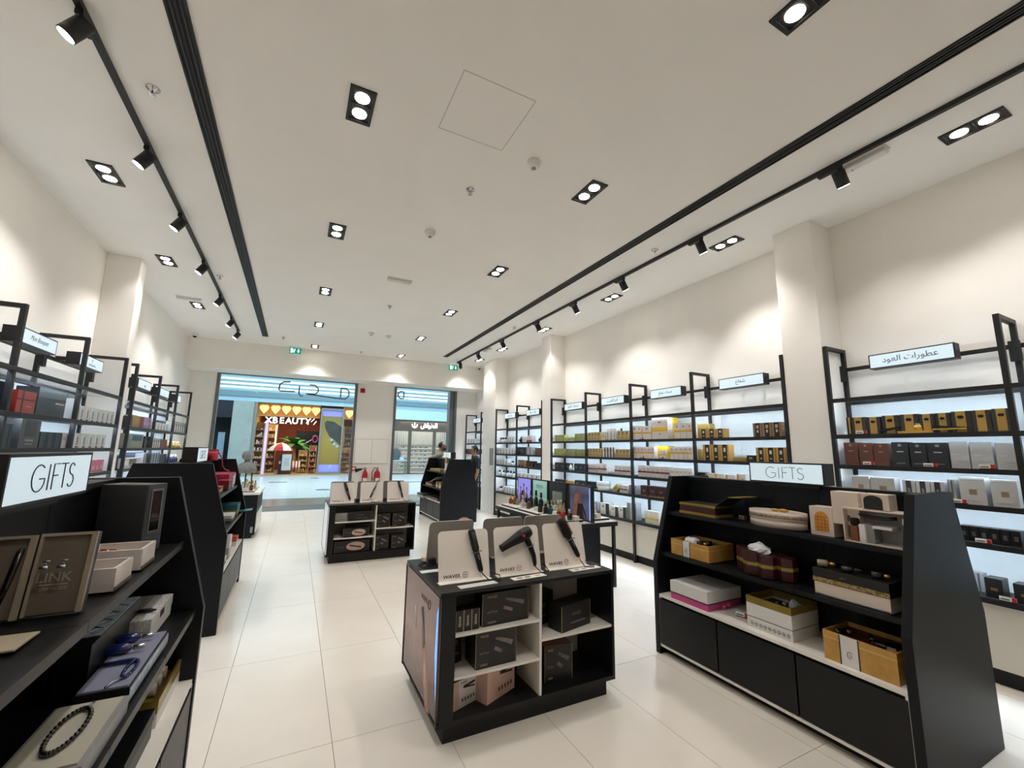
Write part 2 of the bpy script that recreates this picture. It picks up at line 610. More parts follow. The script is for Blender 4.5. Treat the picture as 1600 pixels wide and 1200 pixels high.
for x, y, l in ((1.281, 3.484, 'chrome ceiling sprinkler between two smoke detectors'), (1.255, 7.257, 'chrome ceiling sprinkler beyond the white emergency light'),
                (-1.095, 3.451, 'chrome sprinkler beside the front end of the spotlight track'), (-1.19, 7.147, 'chrome sprinkler halfway along the GIFTS side track'),
                (3.714, 3.545, 'chrome sprinkler between shelf-wall track and slot grille'), (3.691, 7.274, 'chrome sprinkler farther along the shelf-wall slot grille'),
                (1.29, 11.2, 'chrome sprinkler close to the bulkhead'), (-.45, 10.6, 'chrome sprinkler past the end of the slot grille')):
    sprinkler(x, y, l)


def detector(x, y, label, square=False):
    t = thing('smoke_detector', label, 'detector', (x, y, ZC))
    if square:
        B(-.055, .055, -.055, .055, -.03, 0).obj('base', WPLAST, t, bevel=.01)
    else:
        MB().lathe([(.035, -.06), (.045, -.05), (.045, -.035), (.058, -.03), (.06, 0)], 18).obj('base', WPLAST, t)
    MB().cyl((0, 0, -.066 if not square else -.04), (0, 0, -.03), .02).obj('sensor', GREY, t)


detector(1.621, 2.863, 'white smoke detector beside the ceiling hatch')
detector(1.163, 4.442, 'white smoke detector between hatch and emergency light')
detector(1.243, 9.217, 'round white detector in the far pair near the shopfront')
detector(1.621, 9.294, 'square white detector in the far pair near the shopfront', True)


def emergency(x, y, rz, label):
    t = thing('emergency_light', label, 'light', (x, y, ZC), rz)
    B(-.175, .175, -.045, .045, -.012, 0).obj('base_plate', WPLAST, t)
    B(-.168, .168, -.04, .04, -.05, -.012).obj('diffuser_cover', mat('milky_cover', 'd9d8d4', .3, noise=0), t, bevel=.012)
    MB().cyl((.08, -.02, -.05), (.08, -.02, -.053), .006).obj('indicator', INK, t)


emergency(1.155, 6.0, 0, 'white emergency light in the middle of the ceiling')
emergency(-1.80, 8.5, 0, 'white emergency light above the far bookcase-like shelving')
emergency(4.02, 1.54, PI / 2, 'white emergency light behind the front track spotlight')
emergency(4.0, 9.3, PI / 2, 'white emergency light by the far track spotlights')


def dome(x, y, label):
    t = thing('dome_camera', label, 'camera', (x, y, ZC))
    MB().lathe([(.05, -.05), (.062, -.035), (.065, 0)], 18).obj('housing', WPLAST, t)
    MB().lathe([(.004, -.085), (.025, -.078), (.038, -.06), (.04, -.05)], 16).obj('dome', BFLAT, t)


dome(-2.2, 11.3, 'white security dome camera in the corner above GIFTS side shelving')
dome(4.7, 11.5, 'security dome camera in the corner above the shelf wall')


def exit_sign(x, label):
    t = thing('exit_sign', label, 'exit sign', (x, 11.45, 3.96))
    B(-.14, .14, -.025, .025, .075, .11).obj('mounting', WPLAST, t)
    B(-.13, .13, -.01, .01, -.075, .075).obj('panel', mat('exit_green', '0c7f6c', .3, emit=.55, ecol='0d9480', noise=0), t)
    XW = mat('exit_white', 'e6fffa', .3, emit=1.0, noise=0)
    a = MB()
    a.prism([(.035, .0), (.055, .0), (.055, .05), (.075, .05), (.075, .0), (.095, 0), (.065, -.05)], 'y', -.013, -.0105)
    a.obj('arrow', XW, t)
    B(-.105, -.055, -.013, -.0105, -.055, .055).obj('doorway_symbol', XW, t)
    m = MB()
    m.ell((-.015, -.012, .04), (.011, .002, .011), 8, 6)
    m.tube([(-.02, -.012, .028), (-.03, -.012, -.005), (-.015, -.012, -.03), (-.035, -.012, -.055)], .006, 5)
    m.tube([(-.03, -.012, -.005), (-.045, -.012, -.03), (-.062, -.012, -.03)], .006, 5)
    m.tube([(-.045, -.012, .01), (-.022, -.012, .022), (.002, -.012, .005)], .005, 5)
    m.obj('running_figure_symbol', XW, t)


exit_sign(-.2, 'green exit sign with white arrow over the entrance')
exit_sign(3.87, 'green exit sign with white arrow near the shelf-wall corner')

ep = thing('electrical_panel', 'dark grey panel in a white frame on the far pillar', 'panel', (4.63, 10.3, 1.45))
B(-.012, 0, -.16, .16, -.3, .3).obj('frame', WPLAST, ep)
B(-.016, -.012, -.12, .12, -.22, .22).obj('cover', GREY, ep)

# ================================================================== wall shelving
def sign_box(label, txt, loc, rz, w=.585, h=.132, d=.1, style='arabic'):
    """lit sign hung on the rail; local front is -Y, origin at the centre of the face"""
    t = thing('lightbox_sign', label, 'sign', loc, rz)
    m = MB()
    e = .009
    m.box(-w / 2, w / 2, .004, d, -h / 2, h / 2)
    for a in ((-w / 2, w / 2, h / 2 - e, h / 2), (-w / 2, w / 2, -h / 2, -h / 2 + e)):
        m.box(a[0], a[1], 0, .004, a[2], a[3])
    for a in ((-w / 2, -w / 2 + e), (w / 2 - e, w / 2)):
        m.box(a[0], a[1], 0, .004, -h / 2 + e, h / 2 - e)
    m.obj('housing', BMETAL, t)
    B(-w / 2 + e, w / 2 - e, .0005, .0038, -h / 2 + e, h / 2 - e).obj('lit_face', LIT, t)
    if style == 'arabic':
        text(arabic(txt), h * .5, INK, t, (0, 0, .0))
    elif style == 'script':
        text(txt, h * .42, INK, t, (0, 0, 0), shear=.5, weight=-.004, width=w * .5)
    elif style == 'gifts':
        k = h * .54
        strokes('lettering', [[(x * k * 1.08, y * k) for x, y in p] for p in GIFTS], k * .027, INK, t, (-1.55 * k * 1.08, 0, -k / 2), (PI / 2, 0, 0))
    elif style == 'plain':
        text(txt, h * .3, INK, t, (.02, 0, -.02))
    elif style == 'emblem':
        MB().tube([(x, 0, y) for x, y in arc(0, .022, .014, .014, 0, 330, 12)], .002, 5).obj('emblem', INK, t)
        text(txt, h * .16, INK, t, (.01, 0, -.025))
    return t


def shelf_unit(label, loc, rz, posts, D, boards, black_base=False, dz=0.0, ztop=2.69, strips=True):
    t = thing('wall_shelving', label, 'shelving', loc, rz)
    zt = boards[0]
    for i, x in enumerate(posts):
        m = MB()
        m.box(x - .017, x + .017, 0, .034, 0, ztop)
        m.box(x - .017, x + .017, D - .034, D, 0, ztop)
        m.box(x - .017, x + .017, .034, D - .034, ztop - .034, ztop)
        m.box(x - .017, x + .017, .034, D - .034, 0, .03)
        m.obj('upright_frame', BMETAL, t)
        B(x - .03, x + .03, D - .07, D - .034, 2.36, 2.52).obj('rail_bracket', BMETAL, t)
    n = len(posts) - 1
    for i in range(n):
        a, b = posts[i] + .017, posts[i + 1] - .017
        B(a, b, D - .03, D - .008, 2.465, 2.5).obj('hanging_rail', BMETAL, t)
        m = MB()
        m.box(a, b, 0, .034, zt - .018, zt + .018)
        m.box(a, b, D - .034, D, zt - .018, zt + .018)
        m.obj('top_frame', BMETAL, t)
        B(a, b, .034, D - .034, zt + .006, zt + .012).obj('top_panel', ACRYL, t)
        B(a, b, D - .008, D - .002, boards[-1] + .02, zt - .02).obj('back_panel', BACKWHITE, t)
        for k, z in enumerate(boards[1:]):
            MB().box(a, b, .02, D - .009, z + .002, z + .02).box(a, b, 0, .02, z - .018, z + .02).obj('shelf_board', BMETAL, t)
        if strips:
            for z in boards[:-1]:
                B(a + .03, b - .03, .036, .048, z - .006, z - .001).obj('glow_strip', LEDSTRIP, t)
        zb = boards[-1] - .02
        B(a, b, .05, D - .01, .11, zb).obj('base_cabinet', BFLAT if black_base else CREAM, t)
        for c, d in ((a + .003, (a + b) / 2 - .0015), ((a + b) / 2 + .0015, b - .003)):
            B(c, d, .03, .05, .115, zb - .004).obj('cupboard_door', NAVYBLK if black_base else CREAM, t)
        B(a, b, .07, D - .02, 0, .11).obj('plinth', BFLAT, t)
    return t


BR = [2.14, 1.792, 1.512, 1.242, .965, .58]
BL = [2.18, 1.835, 1.555, 1.285, 1.01, .625]
R90 = -PI / 2
shelf_unit('four-bay black shelving wall lined with perfume boxes', (4.62, 7.37, 0), R90, [0, 1.16, 2.32, 3.49, 4.68], .36, BR)
shelf_unit('two-bay black shelving between two white pillars', (4.62, 10.08, 0), R90, [0, 1.17, 2.33], .36, BR)
shelf_unit('single-bay black shelving with dark cupboard in entrance corner', (4.62, 12.28, 0), R90, [0, 1.18], .36, BR, black_base=True)
shelf_unit('black shelving of oud perfumes behind the front GIFTS stand', (4.62, 2.26, 0), R90, [0, 1.17, 2.34], .36, BR)
shelf_unit('black shelving of gift boxes behind the sloping GIFTS stand', (-1.96, 3.39, 0), PI / 2, [0, 1.16, 2.3, 3.42], .37, BL)
shelf_unit('black shelving beyond the pillar on the GIFTS side', (-1.96, 7.22, 0), PI / 2, [0, 1.1, 2.22, 3.3], .37, BL)
for y, tx, l in ((6.73, '\u0646\u0633\u0645\u0627\u062a \u0627\u0644\u0639\u0648\u062f', 'lit Arabic sign beside the pillar on four-bay shelving'),
                 (5.58, '\u0623\u0645\u0631 \u0627\u0644\u063a\u064a\u0628'.replace('\u0623', '\u0627'), 'lit Arabic sign over the tan boxes of four-bay shelving'),
                 (4.42, '\u0645\u0633\u0643 \u062a\u0648\u0642\u0639', 'lit Arabic sign over the yellow boxes of four-bay shelving'),
                 (3.245, '\u0634\u0639\u0627\u0639', 'lit one-word Arabic sign over the black and gold boxes'),
                 (9.45, '\u0639\u0648\u062f \u0627\u0644\u0639\u0637\u0631', 'small far lit Arabic sign between the two white pillars'),
                 (8.3, '\u0628\u0627\u0642\u0627\u062a \u0639\u0637\u0631', 'lit Arabic sign just past the middle pillar'),
                 (11.62, '\u0645\u0633\u0643 \u0627\u0644\u0639\u0648\u062f', 'lit Arabic sign in the shelving of the entrance corner'),
                 (1.655, '\u0639\u0637\u0648\u0631\u0627\u062a \u0627\u0644\u0639\u0648\u062f', 'large lit Arabic sign over the oud perfume boxes')):
    s = sign_box(l, tx, (4.72, y, 2.48), R90, d=.1)
    for a in (-.12, .12):
        B(a - .012, a + .012, .1, .245, -.01, .03).obj('hanging_arm', BMETAL, s)
for y, tx, st, l in ((5.05, 'Mon Bouquet', 'script', 'lit sign with handwritten Latin script over the gift boxes'),
                     (6.12, 'FRAGRANCE', 'emblem', 'lit sign with a small round emblem beside the pillar'),
                     (7.95, 'NIC', 'plain', 'lit sign with dark capitals just beyond the pillar'),
                     (9.0, 'K', 'plain', 'lit sign with a dark letter in the farther shelving'),
                     ):
    s = sign_box(l, tx, (-2.06, y, 2.49), PI / 2, d=.11, style=st)
    for a in (-.12, .12):
        B(a - .012, a + .012, .11, .25, -.01, .03).obj('hanging_arm', BMETAL, s)
s = sign_box('blank-looking lit sign at the far end of the shelving', 'K', (-2.06, 9.95, 2.49), PI / 2, w=.4, d=.11, style='none')

# ------------------------------------------------------------------ goods on the wall shelving
def cm(c, rough=.35, metal=0.0, **k):
    return mat('card_' + c + ('_m' if metal else ''), c, rough, metal, noise=.05, scale=14, **k)


# style: (body colour, [(x0, x1, z0, z1, colour) relative patches of print on the front])
ST = {
    'green': ('a9a868', [(.0, .12, 0, 1, '8d8c4c'), (.3, .42, 0, 1, '8d8c4c'), (.6, .72, 0, 1, '8d8c4c')]),
    'greenlow': ('bcb971', [(.1, .9, .3, .6, 'a3a058')]),
    'green2': ('98946c', [(.1, .25, 0, 1, '77744e'), (.55, .7, 0, 1, '77744e')]),
    'tan': ('c3a974', [(.3, .7, .55, .95, '7d6a46'), (.4, .6, .1, .45, '8f7a52'), (0, .12, 0, 1, 'ab9160')]),
    'cream': ('d9cda8', [(.2, .8, .4, .6, 'b9a97c')]),
    'silver': ('d5d6d6', [(.35, .65, .2, .75, '9a9c9f'), (.1, .2, .05, .95, 'f0f0f0'), (.3, .7, .02, .12, '3c3d40')]),
    'amberband': ('ddd6d0', [(0, 1, .42, .56, 'd9a441'), (.35, .65, .72, .86, 'b08d85')]),
    'yellowband': ('dedbd2', [(0, 1, .3, .5, 'd0b64e')]),
    'yellowbig': ('ddd3cd', [(0, 1, .36, .56, 'e3b72c'), (.4, .6, .75, .82, '8d6f5f'), (.42, .58, .2, .26, 'b39a8b')]),
    'yellow': ('e2b928', [(.06, .94, .05, .95, 'd9ae22')]),
    'goldplain': ('b79c55', [(.1, .9, .08, .92, 'a98d46')]),
    'goldflat': ('b8923f', [(0, 1, .1, .35, '8b6a26')]),
    'blackgold': ('bd9049', [(.28, .8, 0, 1, '211d1a'), (.42, .66, .55, .8, 'd6cfc0'), (.42, .66, .2, .28, 'b9b0a0')]),
    'blackbrown': ('93704f', [(.26, .8, 0, 1, '231d1a'), (.4, .68, .6, .85, 'b5aca0'), (.44, .64, .3, .5, 'c9c2b6')]),
    'blacksmall': ('1d1a19', [(.3, .7, .4, .7, 'a39076')]),
    'black': ('1e1d20', [(.3, .7, .35, .65, '5b5a58')]),
    'brown': ('6b4334', [(.42, .58, .84, .92, 'a98a7a'), (.33, .67, .6, .64, 'a98a7a'), (.1, .9, .08, .1, '855a48')]),
    'blacklogo': ('2b2d30', [(.4, .6, .82, .92, '8f9193'), (.3, .7, .58, .63, 'b9bbbd'), (.2, .75, .1, .16, '66696c')]),
    'marble': ('c4c6c8', [(.1, .5, .5, .53, 'd9dbdd'), (.3, .9, .25, .28, 'aeb1b4')]),
    'seal': ('c9c8c5', [(.36, .66, .36, .56, '99806c'), (.05, .95, .9, .92, '8d8f92'), (.1, .7, .12, .15, 'b2b2b0')]),
    'ink': ('cfcfd0', [(.28, .7, .05, .98, '3a3a3e'), (.4, .58, .3, .6, '8d8d90')]),
    'oud': ('35332f', [(.22, .74, .06, 1, 'c09a4c'), (.22, .74, .0, .06, 'a78742')]),
    'ouddark': ('201e1c', [(.5, 1, .06, 1, 'b08b42')]),
    'maroonband': ('d2ccc9', [(0, 1, .36, .52, '6f2b33'), (.4, .6, .62, .75, 'a58f8f')]),
    'maroon': ('3a1d1f', [(.3, .7, .4, .6, '6d4a45'), (0, 1, 0, .1, '7d6330')]),
    'redplain': ('7c2227', [(.1, .9, .3, .4, '93444a')]),
    'redbase': ('d3d1ce', [(0, 1, 0, .3, 'a3232b')]),
    'redribbon': ('a33a2c', [(.26, .34, 0, 1, '4a1d1b'), (0, 1, .58, .64, '4a1d1b'), (.48, .8, .3, .34, 'c98d7f')]),
    'blackribbon': ('25292a', [(.74, .8, 0, 1, '121516'), (0, 1, .64, .68, '121516'), (.45, .7, .5, .55, 'a89a78')]),
    'navy': ('191d3a', [(0, 1, .62, .65, '3b4060')]),
    'navystripe': ('26333d', [(.1, .2, 0, 1, '46555f'), (.75, .85, 0, 1, '15202a')]),
    'bluestripe': ('8e98a3', [(.3, .7, 0, 1, '303f55')]),
    'charcoal': ('4a4b4d', [(.22, .8, .4, 1, '35373a'), (.3, .7, .24, .3, '9a9a98'), (.3, .66, .12, .16, '8a8a88')]),
    'pink': ('d07a8c', [(.2, .8, .2, .5, 'e2a5b1')]),
    'lilac': ('a584a8', [(.2, .8, .3, .6, 'c3a9c4')]),
    'poster': ('8d8b7c', [(.3, .9, .5, .9, '2f5a73'), (.05, .25, .05, .6, '6b8290')]),
    'floral': ('c9c3c0', [(.35, .75, .35, .9, '5b5452'), (.4, .85, .08, .3, 'a46a60'), (.05, .3, .3, .8, 'e3dedb')]),
    'plainwhite': ('dad8d6', [(.2, .8, .5, .7, 'b9b7b6')]),
    'greyside': ('a9abae', [(.0, .3, 0, 1, '77797d')]),
    'whiteblack': ('d6d3cd', [(.62, 1, 0, 1, '1f1f22'), (.2, .45, .6, .8, '8d8a84')]),
    'orangewhite': ('d7d2cc', [(0, .22, 0, 1, 'cf9a35'), (.4, .8, .4, .6, 'a9a29c')]),
    'blacktag': ('26262a', [(.3, .7, .38, .52, '8f6b3c')]),
}


def pbox(style, w, d, h, apart=False):
    body, pr = ST[style]
    m = MB().box(-w / 2, w / 2, 0, d, 0, h)
    me = m.mesh('perfume_box', cm(body))
    if apart:
        out = []
        for k, (a, b, c, e, col) in enumerate(pr):
            o = .0012 + .0004 * k
            out.append(MB().box(-w / 2 + a * w, -w / 2 + b * w, -o, 0, c * h, e * h).mesh('label_print', cm(col, .4)))
        return me, out
    q, cols = MB(), []
    for a, b, c, e, col in pr:
        if col not in cols:
            cols.append(col)
        i = cols.index(col)
        o = .0012 + .0004 * len(q.v) / 8
        q.box(-w / 2 + a * w, -w / 2 + b * w, -o, 0, c * h, e * h, i)
    return me, q.mesh('label_print', [cm(c, .4) for c in cols])


def pbottle(style, w, d, h):
    """(body mesh, cap mesh) for bottles and jars"""
    r = min(w, d * 2) / 2 * .92
    if style == 'glassdark':
        a = MB().lathe([(r * .9, 0), (r, h * .06), (r, h * .55), (r * .5, h * .66), (r * .35, h * .68)], 14).mesh('bottle', cm('c9ced0', .1))
        b = MB().lathe([(r * .55, h * .66), (r * .6, h * .7), (r * .6, h * .97), (r * .5, h)], 14).mesh('cap', BFLAT)
    elif style in ('goldbottle', 'navybottle'):
        c = 'c8ab62' if style[0] == 'g' else '1c2550'
        a = MB().lathe([(r * .8, 0), (r, h * .1), (r * .95, h * .5), (r * .4, h * .65), (r * .35, h * .68)], 12).mesh('bottle', cm(c, .12))
        b = MB().lathe([(r * .4, h * .66), (r * .5, h * .75), (r * .3, h)], 10).mesh('cap', cm('e3d7b0' if style[0] == 'g' else 'c9ccd6', .2))
    elif style == 'orb':
        a = MB().lathe([(r * .4, 0), (r * .9, h * .15), (r, h * .35), (r * .8, h * .6), (r * .3, h * .72)], 14).mesh('bottle', BFLAT)
        b = MB().lathe([(r * .35, h * .7), (r * .4, h * .85), (r * .2, h)], 10).mesh('cap', BFLAT)
    elif style == 'blackbottle':
        a = MB().lathe([(r * .7, 0), (r * .8, h * .05), (r * .8, h * .7), (r * .4, h * .78)], 14).mesh('bottle', cm('9da0a2', .1))
        b = MB().lathe([(r * .5, h * .76), (r * .5, h)], 12).mesh('cap', BFLAT)
    elif style == 'egg':
        a = MB().lathe([(r * .3, 0), (r * .7, h * .12), (r * .8, h * .35), (r * .55, h * .7), (r * .2, h * .9)], 14).mesh('bottle', cm('e6e4dd', .2))
        b = MB().lathe([(r * .22, h * .88), (r * .12, h)], 10).mesh('cap', GOLD)
    elif style == 'jar':
        a = MB().lathe([(r * .7, 0), (r * .95, h * .2), (r * .95, h * .6), (r * .8, h * .7)], 16).mesh('jar', cm('d6d6d4', .25))
        b = MB().lathe([(r * .85, h * .7), (r * .8, h * .85), (r * .2, h * .92), (r * .15, h)], 16).mesh('lid', cm('cfcfcd', .25))
    elif style == 'hatbox':
        a = MB().lathe([(r, 0), (r, h * .62)], 22).mesh('hat_box', cm('d9d8d6'))
        b = MB().lathe([(r * 1.05, h * .55), (r * 1.05, h * .66), (r * 1.05, h)], 22).mesh('lid', cm('b9bbc0'))
    else:
        a = MB().prism([(-w / 2, 0), (w * .1, 0), (w / 2, h * .7), (w * .1, h), (-w * .3, h * .45)], 'y', 0, d).mesh('leaf_box', cm('a7944a'))
        b = MB().prism([(-w * .2, h * .3), (w * .2, h * .45), (w * .2, h * .75), (-w * .1, h * .5)], 'y', -.004, 0).mesh('leaf_inlay', cm('6f7d3a'))
    return a, b


BOTTLES = ('glassdark', 'goldbottle', 'navybottle', 'orb', 'blackbottle', 'egg', 'jar', 'hatbox', 'leaf')
KINDS = {'glassdark': 'perfume_bottle', 'goldbottle': 'perfume_bottle', 'navybottle': 'perfume_bottle', 'orb': 'flask', 'blackbottle': 'tester_bottle', 'egg': 'perfume_bottle', 'jar': 'ceramic_jar', 'hatbox': 'hat_box', 'leaf': 'gift_box'}
ROW = ['top row', 'second row', 'third row', 'fourth row', 'counter row']
UNIT = {'B': (4.62, R90, BR, (6.21, 5.05, 3.88, 0), ['bay beside the pillar', 'second long-wall bay', 'third long-wall bay', 'end long-wall bay']),
        'C': (4.62, R90, BR, (8.91, 0), ['far bay between pillars', 'bay past middle pillar']),
        'D': (4.62, R90, BR, (11.08, 0), ['entrance corner shelving', 'entrance corner shelving']),
        'A': (4.62, R90, BR, (1.09, 0), ['oud shelving', 'oud shelving end']),
        'E': (-1.96, PI / 2, BL, (5.69, 4.55, 0), ['bay under emblem sign', 'bay under script sign', 'frame-edge bay']),
        'F': (-1.96, PI / 2, BL, (9.44, 8.32, 0), ['end bay beyond pillar', 'middle bay beyond pillar', 'bay hugging pillar'])}
SEEN = {}
